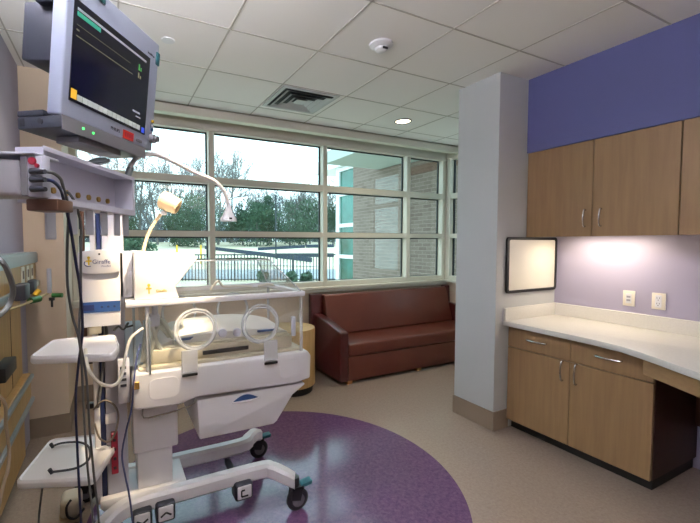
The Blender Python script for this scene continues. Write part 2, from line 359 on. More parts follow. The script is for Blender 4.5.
t_ = thing('added_ceiling_light', 'added unseen rectangular ceiling light with a white diffuser behind the viewer', 'ceiling light', (1.5, -.95, ZC))  # unseen fixture made up to go with the added fill lamp
b = B(); ring(b, .92, 2.08, -1.23, -.67, .02, ZC-.01, ZC); b.obj('frame', M['white'], t_)
b = B(); b.box(.94, 2.06, -1.21, -.69, ZC-.004, ZC-.002); b.obj('diffuser', M['diff'], t_)
for (x0, x1, y0, y1), lb in (((-.575, -.36, .0, 1.5), 'added unseen long uplight high on the left wall'), ((1.85, 3.35, -2.19, -1.83), 'added unseen long uplight on the back wall behind the viewer')):
    q = thing('added_wall_uplight', lb, 'wall light', ((x0+x1)/2, (y0+y1)/2, 2.29))  # unseen troughs made up to hold the two added uplights
    b = B(); b.box(x0, x1, y0, y1, 2.29, 2.305); b.box(x0, x1, y0, y0+.01, 2.305, 2.35); b.box(x0, x1, y1-.01, y1, 2.305, 2.35); b.obj('trough', M['white'], q)
    b = B(); b.box(x0+.02, x1-.02, y0+.02, y1-.02, 2.307, 2.33); b.obj('diffuser', M['white'], q)
for nm, (x, y), lb in (('recessed_spotlight', (.50, 1.38), 'round warm recessed lamp in the ceiling above the monitor'), ('recessed_spotlight', (-.3, 2.55), 'round warm recessed lamp in the ceiling over the head wall')):
    q = thing(nm, lb, 'ceiling light', (x, y, ZC))
    b = B(); b.torus((x, y, ZC-.002), .07, .007, (0, 0, 1)); b.obj('rim', M['white'], q)

# ------------------------------------------------------------------ cabinets on the right wall
XB = 2.778
def dhandle(b, p, d, n, L=.10):   # arched bar pull: centre p, direction d, outward normal n
    p, d, n = Vector(p), Vector(d), Vector(n)
    b.tube([p-d*L/2, p-d*L/2+n*.018, p-d*L*.25+n*.028, p+n*.031, p+d*L*.25+n*.028, p+d*L/2+n*.018, p+d*L/2], .0055, 8, 4)
bc = thing('base_cabinet', 'wooden base cabinet with two drawers over two doors under the white counter', 'cabinet', (3.04, 1.55, 0))
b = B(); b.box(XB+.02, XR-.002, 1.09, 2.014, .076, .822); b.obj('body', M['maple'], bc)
b = B(); b.box(XB+.021, XR-.003, 1.085, 1.09, .076, .822); b.obj('side_panel', mat('side_shade_brown', '3c1e14', .5), bc, label='side panel coloured dark red-brown as shade')  # shadow on the cabinet side put into a darker colour
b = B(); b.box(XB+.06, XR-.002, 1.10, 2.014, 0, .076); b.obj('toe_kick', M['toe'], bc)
Yc = 1.548
for y0, y1 in ((1.088, Yc-.002), (Yc+.002, 2.014)):
    b = B(); b.box(XB, XB+.019, y0, y1, .66, .82, .0015, 1); dr = b.obj('drawer', M['maple'], bc)
    b = B(); dhandle(b, (XB, (y0+y1)/2, .745), (0, 1, 0), (-1, 0, 0), .14); b.obj('handle', M['chrome'], dr)
    b = B(); b.box(XB, XB+.019, y0, y1,   .076, .655, .0015, 1); do = b.obj('door', M['maple'], bc)
    yy = Yc+(.045 if y0 > Yc else -.045)
    b = B(); dhandle(b, (XB, yy, .585), (0, 0, 1), (-1, 0, 0), .135); b.obj('handle', M['chrome'], do)
# worktop: edge bows out towards the desk part
edge = [(2.725, 2.0235), (2.72, 1.85), (2.71, 1.6), (2.695, 1.35), (2.665, 1.2), (2.61, 1.08), (2.555, .98), (2.49, .87), (2.44, .78), (2.405, .66), (2.39, .5), (2.39, .2), (2.39, -.6)]
ct = thing('countertop', 'long white worktop with low splashback bowing outward over the knee space', 'countertop', (3.0, 1, .825))
b = B(); b.prism(edge+[(XR-.001, -.6), (XR-.001, 2.0235)], 'z', .825, .862, .004, 2); b.obj('slab', M['solid'], ct)
b = B(); b.box(XR-.02, XR-.001, -.6, 2.003, .862, .962, .002, 1); b.box(2.725, XR-.001, 2.003, 2.0235, .862, .962, .002, 1); b.obj('splashback', M['solid'], ct)
b = B(); ap = [(x+.03, y) for x, y in edge if y < 1.1]; ap[0] = (ap[0][0], 1.084)
b.prism(ap+[(x+.02, y) for x, y in ap[::-1]], 'z', .735, .824); tag(b.obj('desk_apron', M['mapleh']), 'wooden apron board curving under the counter edge above the knee space', 'apron')
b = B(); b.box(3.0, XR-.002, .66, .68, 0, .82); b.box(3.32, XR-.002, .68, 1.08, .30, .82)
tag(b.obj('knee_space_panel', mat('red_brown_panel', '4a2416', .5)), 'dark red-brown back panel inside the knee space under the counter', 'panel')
# upper cabinets
def upper(y0, y1, splits, hand, label):
    u = thing('wall_cabinet', label, 'cabinet', (3.16, (y0+y1)/2, 1.52), group=None)
    b = B(); b.box(2.993, XR-.002, y0, y1, 1.545, 2.179); b.box(2.993, 3.01, y0, y1, 1.517, 1.545); b.obj('body', M['maple'], u)
    for (a, c), h in zip(splits, hand):
        b = B(); b.box(2.973, 2.992, a, c, 1.515, 2.177, .0015, 1); dd = b.obj('door', M['maple'], u)
        if h is not None: b = B(); dhandle(b, (2.973, h, 1.642), (0, 0, 1), (-1, 0, 0), .115); b.obj('handle', M['chrome'], dd)
upper(1.080, 2.021, [(1.546, 2.018), (1.082, 1.542)], [1.585, 1.485], 'wooden wall cabinet with two doors and nickel handles beside the column')
upper(.13, 1.078, [(.604, 1.076), (.132, .600)], [.67, .53], 'wooden wall cabinet at the right edge, nearer than the lit one')
l_ = thing('undercabinet_light', 'slim lit lamp under the wall cabinet over the white counter', 'lamp', (3.2, 1.6, 1.52))
b = B(); b.box(3.16, 3.24, 1.34, 1.86, 1.530, 1.5445, .003, 1); b.obj('housing', M['white'], l_)
b = B(); b.box(3.165, 3.235, 1.36, 1.84, 1.5275, 1.5295); b.obj('lens', M['lampglow'], l_)
# outlets
def outlet(y0, y1, z0, z1, name, label, kind):
    q = thing(name, label, 'outlet', (XR-.001, (y0+y1)/2, (z0+z1)/2))
    b = B(); b.box(XR-.008, XR-.0005, y0, y1, z0, z1, .002, 2); b.obj('cover_plate', M['whitew'], q)
    m_ = (y0+y1)/2
    b = B()
    if kind == 'duplex':
        b.box(XR-.012, XR-.008, m_-.018, m_+.018, z0+.014, z1-.014, .002, 1); b.obj('receptacle', M['white'], q)
        b = B()
        for zz in (z0+.038, z1-.038):
            for s in (-.007, .007): b.box(XR-.0127, XR-.012, m_+s-.0014, m_+s+.0014, zz-.001, zz+.009)
            b.cyl((XR-.0127, m_, zz-.010), (XR-.012, m_, zz-.010), .003, seg=10)
        b.obj('slots', M['black'], q)
    else:
        b.box(XR-.011, XR-.008, m_-.018, m_+.018, z0+.02, z1-.02, .002, 1); b.obj('insert', M['white'], q)
        b = B()
        for zz in (z0+.042, z1-.045): b.box(XR-.0125, XR-.011, m_-.012, m_+.012, zz-.006, zz+.008)
        b.obj('jacks', M['greyp'], q)
outlet(1.448, 1.522, 1.008, 1.120, 'data_outlet', 'white data outlet plate on the lavender wall, nearer the column', 'data')
outlet(1.273, 1.350, 1.008, 1.122, 'power_outlet', 'white duplex power outlet on the lavender wall, right of the data plate', 'duplex')
# whiteboard on the column face
wb = thing('whiteboard', 'small square whiteboard with black frame on the column end over the counter', 'whiteboard', (3.04, 2.022, 1.3))
x0, x1, z0, z1 = 2.735, 3.365, 1.075, 1.515
def rrect(x0, x1, z0, z1, r, n=5):
    P = []
    for cx, cz, a0 in ((x1-r, z1-r, 0), (x0+r, z1-r, 90), (x0+r, z0+r, 180), (x1-r, z0+r, 270)):
        for k in range(n+1): a = math.radians(a0+90*k/n); P.append((cx+r*math.cos(a), cz+r*math.sin(a)))
    return P
o_, i_ = rrect(x0, x1, z0, z1, .03), rrect(x0+.022, x1-.022, z0+.022, z1-.022, .014)
b = B(); b.loft([[(x, y, z) for x, z in P] for P, y in ((o_, 2.022), (o_, 2.005), (i_, 2.003), (i_, 2.022))], False); b.obj('frame', M['black'], wb)
b = B(); b.prism(i_, 'y', 2.010, 2.020); b.obj('board', M['board'], wb)

# ------------------------------------------------------------------ sofa and drum table
sf = thing('sofa', 'brown-red vinyl sofa with low sloping arms under the windows', 'sofa', (3.2, 3.7, 0))
SX0, SX1 = 2.065, 4.20
armp = [(3.37, .035), (4.02, .035), (4.02, .66), (3.85, .645), (3.6, .60), (3.45, .565), (3.385, .555), (3.37, .535)]
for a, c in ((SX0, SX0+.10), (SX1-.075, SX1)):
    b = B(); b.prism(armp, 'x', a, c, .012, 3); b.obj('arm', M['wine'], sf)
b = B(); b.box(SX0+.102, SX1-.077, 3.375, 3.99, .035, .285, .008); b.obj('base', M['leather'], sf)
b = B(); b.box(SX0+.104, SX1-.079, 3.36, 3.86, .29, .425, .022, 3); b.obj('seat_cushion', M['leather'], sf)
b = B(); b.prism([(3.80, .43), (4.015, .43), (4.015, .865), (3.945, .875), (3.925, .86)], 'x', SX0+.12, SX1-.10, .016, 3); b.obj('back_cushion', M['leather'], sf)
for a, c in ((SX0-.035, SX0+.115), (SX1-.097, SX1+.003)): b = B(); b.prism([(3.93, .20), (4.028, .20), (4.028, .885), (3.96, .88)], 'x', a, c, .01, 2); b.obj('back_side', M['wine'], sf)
for x in (SX0+.13, 3.14, SX1-.08):
    for y in (3.42, 3.92): b = B(); b.box(x-.03, x+.03, y-.03, y+.03, 0, .035); b.obj('foot', M['foot'], sf)
dt = thing('side_table', 'blond wood drum table with black plinth between incubator and sofa', 'side table', (1.59, 3.55, 0))
b = B(); b.lathe((1.59, 3.55, 0), [(0, .07), (.243, .07), (.245, .08), (.245, .615), (.24, .63), (0, .63)], seg=48); b.obj('body', M['drum'], dt)
b = B(); b.lathe((1.59, 3.55, 0), [(0, 0), (.22, 0), (.22, .07), (0, .07)], seg=48); b.obj('plinth', M['toe'], dt)

# ------------------------------------------------------------------ headwall on the left
hw = thing('headwall', 'wooden medical wall panel with outlets and steel rails on the left wall', 'wall panel', (XL, 2.2, .4))
b = B(); b.box(XL+.001, -.50, .2, 3.42, 1.15, 1.395, .003, 1); b.obj('upper_board', M['maple2'], hw)
b = B(); b.box(-.50, -.485, .2, 3.42, 1.335, 1.40, .004); b.box(XL+.001, -.49, .2, 3.42, 1.395, 1.41); b.obj('top_rail', M['steel'], hw)
b = B(); b.box(-.50, -.478, .2, 3.42, 1.165, 1.205, .004); b.obj('equipment_rail', M['steel'], hw)
b = B(); b.box(XL+.001, XL+.02, .2, 3.2, .02, 1.15); b.obj('back_board', M['maple2'], hw)
b = B()
for y in (2.6, 2.9): b.box(XL+.02, XL+.022, y-.002, y+.002, .42, 1.15)
b.obj('panel_seams', M['darkw'], hw)
b = B(); b.box(XL+.021, -.515, .2, 3.19, .39, .59, .003, 1); b.obj('bumper_board', M['maple2'], hw)
for z in (.57, .412):
    b = B(); b.box(-.515, -.495, .2, 3.19, z-.014, z+.014, .006); b.obj('bumper_rail', M['steel'], hw)
for y0_ in (2.90, 3.06, 3.20):
    b = B(); b.box(-.50, -.494, y0_, y0_+.09, 1.225, 1.325, .002, 1); op = b.obj('outlet_plate', M['whitew'], hw)
    b = B(); b.box(-.494, -.492, y0_+.027, y0_+.062, 1.25, 1.30); b.obj('outlet_socket', M['pole'], op)
b = B(); b.box(-.559, -.50, 2.45, 2.71, .755, .83, .006); b.obj('latch_block', M['black'], hw)
gr = thing('gas_regulator', 'brass and steel oxygen regulator with green knobs on the head wall rail', 'gas regulator', (-.45, 3.0, 1.1))
b = B(); b.tube([(-.477, 2.35, 1.14), (-.44, 2.6, 1.135), (-.42, 2.9, 1.13), (-.40, 3.2, 1.125)], .008, 8, 3); b.obj('pipe', M['brass'], gr)
b = B(); b.box(-.40, -.375, 3.15, 3.18, 1.13, 1.30, .006); b.obj('flowmeter', M['lgrey'], gr)
b = B(); b.cyl((-.435, 2.76, 1.135), (-.40, 2.83, 1.135), .019); b.obj('knob', M['green'], gr, label='green knob')
b = B(); b.cyl((-.37, 3.15, 1.115), (-.31, 3.13, 1.115), .015); b.obj('knob', M['green'], gr, label='green knob')
b = B(); b.cyl((-.43, 2.88, 1.15), (-.41, 2.90, 1.18), .016); b.obj('valve', M['yellow'], gr, label='yellow valve')
b = B(); b.cyl((-.375, 3.16, 1.08), (-.375, 3.16, 1.10), .018); b.cyl((-.375, 3.16, 1.035), (-.375, 3.16, 1.08), .007); b.obj('nozzle', M['black'], gr)
b = B(); b.box(-.478, -.42, 2.55, 2.68, 1.16, 1.25, .01); b.obj('adapter', M['dgrey'], gr)
b = B(); b.box(-.478, -.44, 2.95, 3.05, 1.15, 1.24, .01); b.obj('adapter', M['dgrey'], gr)

# ------------------------------------------------------------------ incubator
ic = thing('incubator', 'white hospital incubator with clear hood and portholes on a wheeled base', 'incubator', (.45, 2.2, 0))
W = M['white']
def bez(pts, n=6):
    P = [Vector(p) for p in pts]; Q = []
    for i in range(len(P)-1):
        p0, p1, p2, p3 = P[max(i-1, 0)], P[i], P[i+1], P[min(i+2, len(P)-1)]
        for k in range(n):
            t = k/n; Q.append(.5*((2*p1)+(p2-p0)*t+(2*p0-5*p1+4*p2-p3)*t*t+(3*p1-p0-3*p2+p3)*t**3))
    return Q+[P[-1]]
b = B()
b.strip(bez([(-.16, 1.86, .165), (-.10, 1.88, .185), (-.03, 1.95, .21), (.07, 2.0, .215), (.3, 2.0, .215), (.70, 2.0, .215), (.77, 1.975, .21), (.83, 1.92, .19), (.872, 1.895, .165)]), .07, .08)
b.strip(bez([(-.16, 2.48, .165), (-.10, 2.46, .185), (-.03, 2.37, .21), (.07, 2.30, .215), (.3, 2.30, .215), (.68, 2.30, .215), (.76, 2.36, .21), (.82, 2.44, .19), (.864, 2.483, .165)]), .07, .08)
b.box(.02, .32, 2.03, 2.27, .18, .25, .01)
b.obj('base_frame', W, ic)
for i, (x, y) in enumerate(((.885, 1.895), (.872, 2.49), (-.165, 1.86), (-.165, 2.49))):
    b = B(); b.cyl((x-.012, y, .125), (x-.012, y, .19), .022); b.prism([(x-.045, .075), (x+.01, .06), (x+.03, .13), (x-.035, .142)], 'y', y-.026, y-.019, .002, 1)
    b.prism([(x-.045, .075), (x+.01, .06), (x+.03, .13), (x-.035, .142)], 'y', y+.019, y+.026, .002, 1); b.box(x-.04, x+.03, y-.026, y+.026, .125, .14)
    ca = b.obj('caster', M['rubber'], ic)
    b = B(); b.lathe((x, y-.017, .063), [(0, 0), (.045, 0), (.056, .003), (.063, .01), (.063, .024), (.056, .031), (.045, .034), (0, .034)], (0, 1, 0)); b.obj('wheel', M['rubber'], ca)
    b = B(); b.lathe((x, y-.0195, .063), [(0, 0), (.036, 0), (.036, .039), (0, .039)], (0, 1, 0)); b.obj('hub', M['mid'], ca)
    b = B(); b.prism([(x+.01, .128), (x+.08, .135), (x+.085, .155), (x+.02, .15)], 'y', y-.024, y+.024, .003, 1); b.obj('brake_pedal', M['teal'], ca)
def pedal(x0, x1, z0, z1, kind):
    y = 1.93
    b = B(); b.box(x0, x1, y, 2.02, z0, z1, .014, 3); p = b.obj('foot_pedal', M['dgrey'], ic)
    b = B(); b.box(x0+.01, x1-.01, y-.004, y+.01, z0+.012, z1-.008, .008, 3); b.obj('pedal_pad', W, p)
    cx, cz = (x0+x1)/2, (z0+z1)/2; b = B(); h = .014
    def bar(p, q):
        d = (Vector(q)-Vector(p)).normalized(); n = Vector((-d.y, d.x))*.004
        P, Q = Vector(p), Vector(q); b.prism([tuple(P+n), tuple(Q+n), tuple(Q-n), tuple(P-n)], 'y', y-.0065, y-.004)
    if kind == 'down': bar((cx-.024, cz+h*.6), (cx, cz-h*.6)); bar((cx, cz-h*.6), (cx+.024, cz+h*.6))
    if kind == 'up': bar((cx-.024, cz-h*.6), (cx, cz+h*.6)); bar((cx, cz+h*.6), (cx+.024, cz-h*.6))
    if kind == 'corner': bar((cx-.018, cz-.016), (cx-.018, cz+.016)); bar((cx-.018, cz+.016), (cx+.0, cz+.016)); bar((cx-.018, cz-.016), (cx+.018, cz-.016))
    b.obj('symbol', M['black'], p)
pedal(.055, .145, .12, .212, 'down'); pedal(.160, .25, .125, .217, 'up'); pedal(.548, .645, .115, .205, 'corner')
b = B(); b.box(.58, .61, 2.0, 2.28, .14, .17); b.obj('pedal_bar', M['dgrey'], ic)
# pedestal
b = B(); b.box(.09, .255, 2.05, 2.27, .25, .47, .008); b.box(.072, .282, 2.035, 2.285, .44, .70, .01); b.obj('pedestal', W, ic)
b = B(); b.tube([(.12, 2.03, .67), (.12, 2.0, .63), (.2, 2.0, .63), (.30, 2.0, .64), (.36, 2.0, .66), (.36, 2.02, .70)], .004, 6, 3); b.obj('side_rail', M['chrome'], ic)
# shroud
shp = [(.085, .700), (.27, .688), (.36, .712), (.90, .695), (.985, .71), (.99, .84), (.97, .868), (.085, .868), (.07, .84), (.07, .715)]
b = B(); b.prism(shp, 'y', 1.93, 2.50, .016, 3); b.obj('shroud', W, ic)
for gx0, gx1 in ((.14, .275), (.80, .92)): b = B(); b.prism(rrect(gx0, gx1, .735, .835, .03), 'y', 1.928, 1.934, .001, 1); b.obj('grip_pad', W, ic)
b = B(); b.box(.075, .10, 1.922, 1.934, .80, .835, .002, 1); b.obj('corner_catch', M['brass'], ic)
# drawer
b = B(); b.prism([(.362, .688), (.955, .683), (.965, .672), (.885, .625), (.79, .495), (.77, .482), (.372, .486)], 'y', 1.95, 2.42, .008, 2); dw = b.obj('drawer', W, ic)
b = B(); P = [(.545+.14*k/10, .648+.03*math.sin(PI*k/10)*(1-.15*k/10)) for k in range(11)]; b.prism(P, 'y', 1.945, 1.955); b.obj('handle', M['blue'], dw, label='blue handle recess')
b = B(); b.tube([(.54, 1.948, .645), (.615, 1.942, .640), (.692, 1.948, .648)], .005, 6, 4); b.obj('handle_lip', W, dw)
# deck and mattress
b = B(); b.box(.10, .95, 1.96, 2.47, .868, .885, .006); b.box(.16, .90, 1.985, 2.45, .885, .955, .012); b.prism([(.17, .955), (.90, .955), (.86, .966), (.22, .966)], 'y', 2.0, 2.43, .006, 2); b.obj('bed_deck', M['deck'], ic)
b = B(); b.box(.40, .64, 1.978, 1.99, .905, .925); b.obj('tray_slot', M['black'], ic)
b = B()
rg = []
for t in range(13):
    u = t/12; x = .20+.68*u; hgt = .975+.07*math.sin(PI*u)**.4; rg.append([(x, 2.02, .967), (x, 2.01, (hgt+.967)/2), (x, 2.06, hgt-.01), (x, 2.2, hgt+.005), (x, 2.36, hgt-.01), (x, 2.41, (hgt+.967)/2), (x, 2.40, .967)])
b.loft(rg); b.obj('mattress', M['matt'], ic)
b = B(); b.prism([(.27, .985), (.34, .985), (.36, .998), (.27, .995)], 'y', 2.0, 2.012); b.box(.70, .80, 2.0, 2.012, .985, .995); b.obj('mattress_mark', M['blue'], ic)
# hood
A = M['acr']
hd = (.13, .935, 1.945, 2.46, .885, 1.178)
b = B()
b.box(hd[0], hd[1], hd[2], hd[2]+.006, hd[4], hd[5]); b.box(hd[0], hd[1], hd[3]-.006, hd[3], hd[4], hd[5])
b.box(hd[0], hd[0]+.006, hd[2]+.006, hd[3]-.006, hd[4], hd[5]); b.box(hd[1]-.006, hd[1], hd[2]+.006, hd[3]-.006, hd[4], hd[5])
b.obj('hood_wall', A, ic, smooth=False)
b = B()
for x, y in ((.935, 1.945), (.935, 2.455), (.14, 1.945), (.14, 2.455)): b = B(); b.cyl((x, y, .87), (x, y, 1.18), .009, seg=12); b.obj('corner_post', M['acr2'], ic)
b = B(); b.cyl((.085, 2.0, .87), (.085, 2.0, 1.18), .006, seg=10); b.obj('support_rod', M['steel'], ic)
b = B(); b.cyl((.148, 1.93, .86), (.148, 1.93, 1.13), .004, seg=8); b.obj('support_rod', M['steel'], ic)
b = B(); x0, x1, y0, y1, z0, z1 = .05, .95, 1.92, 2.48, 1.178, 1.206
b.box(x0, x1, y0, y0+.035, z0, z1, .006); b.box(x0, x1, y1-.035, y1, z0, z1, .006); b.box(x0, .13, y0+.035, y1-.035, z0, z1, .004, 1); b.box(x1-.03, x1, y0+.035, y1-.035, z0, z1, .004, 1)
b.obj('hood_rail', W, ic)
for xc, zc in ((.36, 1.048), (.694, 1.045)):
    b = B(); b.torus((xc, 1.938, zc), .098, .008); ph = b.obj('porthole', M['acr2'], ic)
    b = B(); b.torus((xc, 1.934, zc), .086, .0035); b.obj('porthole_seal', M['acr2'], ph)
    s = 1 if xc < .5 else -1
    b = B(); b.lathe((xc+s*.130, 1.925, zc-.03), [(0, 0), (.02, 0), (.022, .006), (.018, .02), (0, .02)], (0, 1, 0)); b.obj('latch_knob', M['lgrey'], ph)
    b = B(); b.torus((xc, 2.47, zc), .098, .008); b.obj('rear_porthole_ring', M['acr2'], ph)
b = B(); b.box(.87, .895, 1.925, 1.944, .96, 1.07, .006); b.obj('hinge', M['lgrey'], ic)
for xc in (.325, .745):
    b = B(); b.box(xc-.038, xc+.038, 1.918, 1.926, .845, .955, .003, 1); cl = b.obj('door_clip', M['acr2'], ic)
    b = B(); b.box(xc-.036, xc+.036, 1.914, 1.925, .828, .838); b.obj('clip_slot', M['black'], cl)
# canopy
def quad_plate(b, P, t=.004):
    P = [Vector(p) for p in P]; n = (P[1]-P[0]).cross(P[2]-P[0]).normalized()*t
    b.loft([[p for p in P], [p+n for p in P]])
b = B(); T = 1.378
bl, br, fr_, fl = (.30, 2.30, T), (.80, 2.30, T), (.80, 2.08, T), (.30, 2.08, T)
quad_plate(b, [fl, fr_, br, bl]); quad_plate(b, [(.30, 1.94, 1.206), (.93, 1.94, 1.206), fr_, fl]); quad_plate(b, [(.93, 1.94, 1.206), (.93, 2.46, 1.206), br, fr_]); quad_plate(b, [(.93, 2.46, 1.206), (.30, 2.46, 1.206), bl, br])
cn = b.obj('canopy', A, ic, smooth=False)
b = B()
for p, q in ((fl, fr_), (fr_, br), (br, bl), (fr_, (.93, 1.94, 1.206)), (br, (.93, 2.46, 1.206))): b.cyl(p, q, .004, seg=6)
b.obj('canopy_edge', M['acr2'], cn)
b = B(); b.tube([(.46, 2.06, 1.225), (.50, 2.05, 1.27), (.53, 2.06, 1.24), (.62, 2.08, 1.235), (.70, 2.1, 1.225)], .007, 6, 5); b.tube([(.74, 2.1, 1.225), (.79, 2.1, 1.235), (.84, 2.12, 1.225)], .008, 6, 3); b.obj('probe_tube', M['whitecable'], cn)
# radiant housing
hs = [(.09, 1.207), (.285, 1.207), (.268, 1.262), (.372, 1.392), (.362, 1.415), (.09, 1.432)]
b = B(); b.prism(hs, 'y', 1.945, 2.42, .006, 2); ho = b.obj('heater_housing', W, ic)
b = B(); b.box(.028, .089, 2.06, 2.36, 1.207, 1.43, .006); b.obj('housing_end', M['lgrey'], ho)  # grey instead of white: shade on the housing's left side, in the colour
b = B(); b.cyl((.15, 1.9435, 1.275), (.15, 1.9445, 1.275), .007, seg=12); b.box(.147, .153, 1.9435, 1.9445, 1.235, 1.27); b.box(.138, .162, 1.9435, 1.9445, 1.257, 1.263); b.obj('logo_mark', M['gold'], ho)
text('Giraffe', .018, M['gold'], 'logo_text', ho, frame_m((.205-.45, 1.9435-2.2, 1.247), (1, 0, 0), (0, 0, 1)))
# inside clutter at the head end of the hood
b = B()
for pts in ([(.15, 2.0, .90), (.17, 2.0, 1.0), (.2, 2.03, 1.06), (.25, 2.05, 1.0)], [(.12, 2.02, .9), (.14, 2.02, 1.03), (.18, 2.1, 1.1), (.24, 2.1, 1.03), (.26, 2.1, .96)], [(.16, 1.99, 1.1), (.19, 2.0, .98), (.24, 2.0, .91)], [(.17, 2.12, 1.08), (.22, 2.05, 1.08), (.27, 2.02, .98), (.26, 2.0, .92)]):
    b.tube(pts, .011, 8, 5)
b.obj('breathing_hose', mat('ribbed_grey_hose', 'b4b6ac', .5), ic)
b = B(); b.box(.155, .20, 1.98, 2.03, 1.07, 1.13, .008); b.cyl((.178, 1.985, 1.13), (.178, 1.985, 1.178), .014); b.obj('hose_fitting', M['lgrey'], ic)
# head end controller and tower
b = B(); b.box(.045, .125, 2.02, 2.2, .88, 1.07, .008); b.obj('humidifier', M['bluew'], ic, label='pale blue humidifier box')
b = B(); b.box(.012, .062, 1.99, 2.03, .72, .93, .005); cb = b.obj('control_box', M['lgrey'], ic)
for k in range(4): b = B(); b.box(.022, .048, 1.987, 1.991, .80+k*.028, .812+k*.028); b.obj('button', M['dgrey'], cb)
b = B(); b.box(-.042, .05, 2.06, 2.26, .24, 1.66, .006); b.obj('tower', M['lgrey'], ic)
b = B(); b.box(-.066, -.044, 2.075, 2.14, .22, 1.66, .002, 1); b.obj('tower_channel', M['navyp'], ic, label='dark navy channel')
b = B(); b.box(-.092, -.068, 2.06, 2.12, .22, 1.70, .003, 1); b.obj('tower_rail', W, ic)
b = B(); b.cyl((-.121, 2.1, 1.0), (-.121, 2.1, 1.62), .009); b.obj('iv_pole', M['pole'], ic)
b = B(); b.box(-.07, .04, 2.08, 2.3, .17, .24, .008); b.obj('tower_foot', W, ic)
b = B(); b.box(-.125, -.09, 2.085, 2.11, .685, .71, .004); b.box(-.125, -.09, 2.085, 2.11, .90, .925, .004); b.obj('rail_clamp', M['black'], ic)
b = B(); b.box(-.024, .006, 2.03, 2.058, .37, .57, .003, 1); ps = b.obj('power_strip', M['red'], ic, label='red power strip')
for k in range(4): b = B(); b.box(-.015, -.003, 2.028, 2.03, .395+k*.045, .408+k*.045); b.obj('socket', M['black'], ps)
b = B(); b.box(-.045, .0, 2.052, 2.059, .61, .66, .001, 1); b.box(-.04, -.006, 2.050, 2.052, .625, .65); b.obj('rating_label', W, ic)
b = B(); b.box(-.075, .05, 2.02, 2.06, .22, .26, .004); b.obj('lower_bracket', W, ic)
# display head (turned a little to the right)
def rotpt(p, o, a): x, y = p[0]-o[0], p[1]-o[1]; return (o[0]+x*math.cos(a)-y*math.sin(a), o[1]+x*math.sin(a)+y*math.cos(a))
dh = B(); prof = [(-.13, 1.10), (.03, 1.10), (.03, 1.425), (0, 1.434), (-.05, 1.438), (-.10, 1.434), (-.13, 1.425)]
dh.prism(prof, 'y', 1.95, 2.055, .006, 2); br_ = [(-.132, 1.345), (-.09, 1.337), (-.05, 1.335), (0, 1.337), (.032, 1.345), (.032, 1.43), (0, 1.439), (-.05, 1.443), (-.1, 1.439), (-.132, 1.43)]
dh.prism(br_, 'y', 1.938, 1.952, .003, 2); dp = dh.obj('display_head', W, ic)
b = B(); b.box(-.129, .029, 1.947, 1.951, 1.165, 1.212); b.obj('display_window', M['blue'], dp, label='blue control strip')
b = B(); b.box(-.118, -.075, 1.9455, 1.947, 1.175, 1.20); b.obj('button_panel', M['navy'], dp)
for k in range(3): b = B(); b.cyl((-.045+k*.025, 1.9455, 1.188), (-.045+k*.025, 1.947, 1.188), .005, seg=12); b.obj('button', M['navy'], dp)
b = B(); b.cyl((-.05, 1.936, 1.423), (-.05, 1.939, 1.423), .0045, seg=12); b.obj('sensor', M['black'], dp)
b = B(); b.cyl((-.091, 1.9365, 1.408), (-.091, 1.938, 1.408), .006, seg=12); b.box(-.094, -.088, 1.9365, 1.938, 1.375, 1.405); b.box(-.102, -.08, 1.9365, 1.938, 1.39, 1.396); b.obj('logo_mark', M['gold'], dp)
b = B(); b.tube([(-.083, 1.937, 1.371), (-.10, 1.937, 1.372), (-.108, 1.937, 1.382), (-.104, 1.937, 1.392)], .002, 6, 4); b.obj('logo_swoosh', M['logo'], dp)
text('Giraffe', .026, M['logo'], 'logo_text', dp, frame_m((-.042-.45, 1.9365-2.2, 1.389), (1, 0, 0), (0, 0, 1)))
text('OmniBed', .010, M['logo'], 'logo_subtext', dp, frame_m((-.025-.45, 1.9365-2.2, 1.370), (1, 0, 0), (0, 0, 1)))
b = B(); b.box(-.10, -.05, 1.99, 2.06, 1.06, 1.10, .004); b.obj('display_bracket', M['deck'], ic)
# trays
def tray(corners, zt, th, name, label):
    P = [Vector((x, y, 0)) for x, y in corners]; n = len(P); out = []
    for i, p in enumerate(P):
        a, c = P[i-1], P[(i+1) % n]; r = .035
        p0 = p+(a-p).normalized()*r; p1 = p+(c-p).normalized()*r
        for k in range(5): t = k/4; q = p0*(1-t)**2+p*2*t*(1-t)+p1*t*t; out.append((q.x, q.y))
    b = B(); b.prism(out, 'z', zt-th, zt, .008, 3)
    cx = sum(p.x for p in P)/n; cy = sum(p.y for p in P)/n
    t = b.obj(name, W, ic, label=label)
    inn = [((x-cx)*.93+cx, (y-cy)*.93+cy) for x, y in out]
    b = B(); b.loft([[(x, y, zt-.001) for x, y in out], [(x*.5+u*.5, y*.5+v*.5, zt+.006) for (x, y), (u, v) in zip(out, inn)], [(x, y, zt-.001) for x, y in inn]], False); b.obj('tray_rim', W, t)
    return t
tray([(-.285, 1.72), (.0, 1.62), (.02, 1.75), (.006, 1.975), (-.239, 1.99)], 1.05, .026, 'upper_tray', 'white upper tray')
tray([(-.375, 1.905), (-.085, 1.79), (.0, 2.06), (.0, 2.19), (-.295, 2.26)], .50, .03, 'lower_tray', 'white lower tray')
b = B(); b.box(-.10, -.03, 1.93, 2.065, 1.0, 1.03, .004); b.box(-.10, -.03, 2.0, 2.075, .44, .475, .004); b.obj('tray_arm', W, ic)

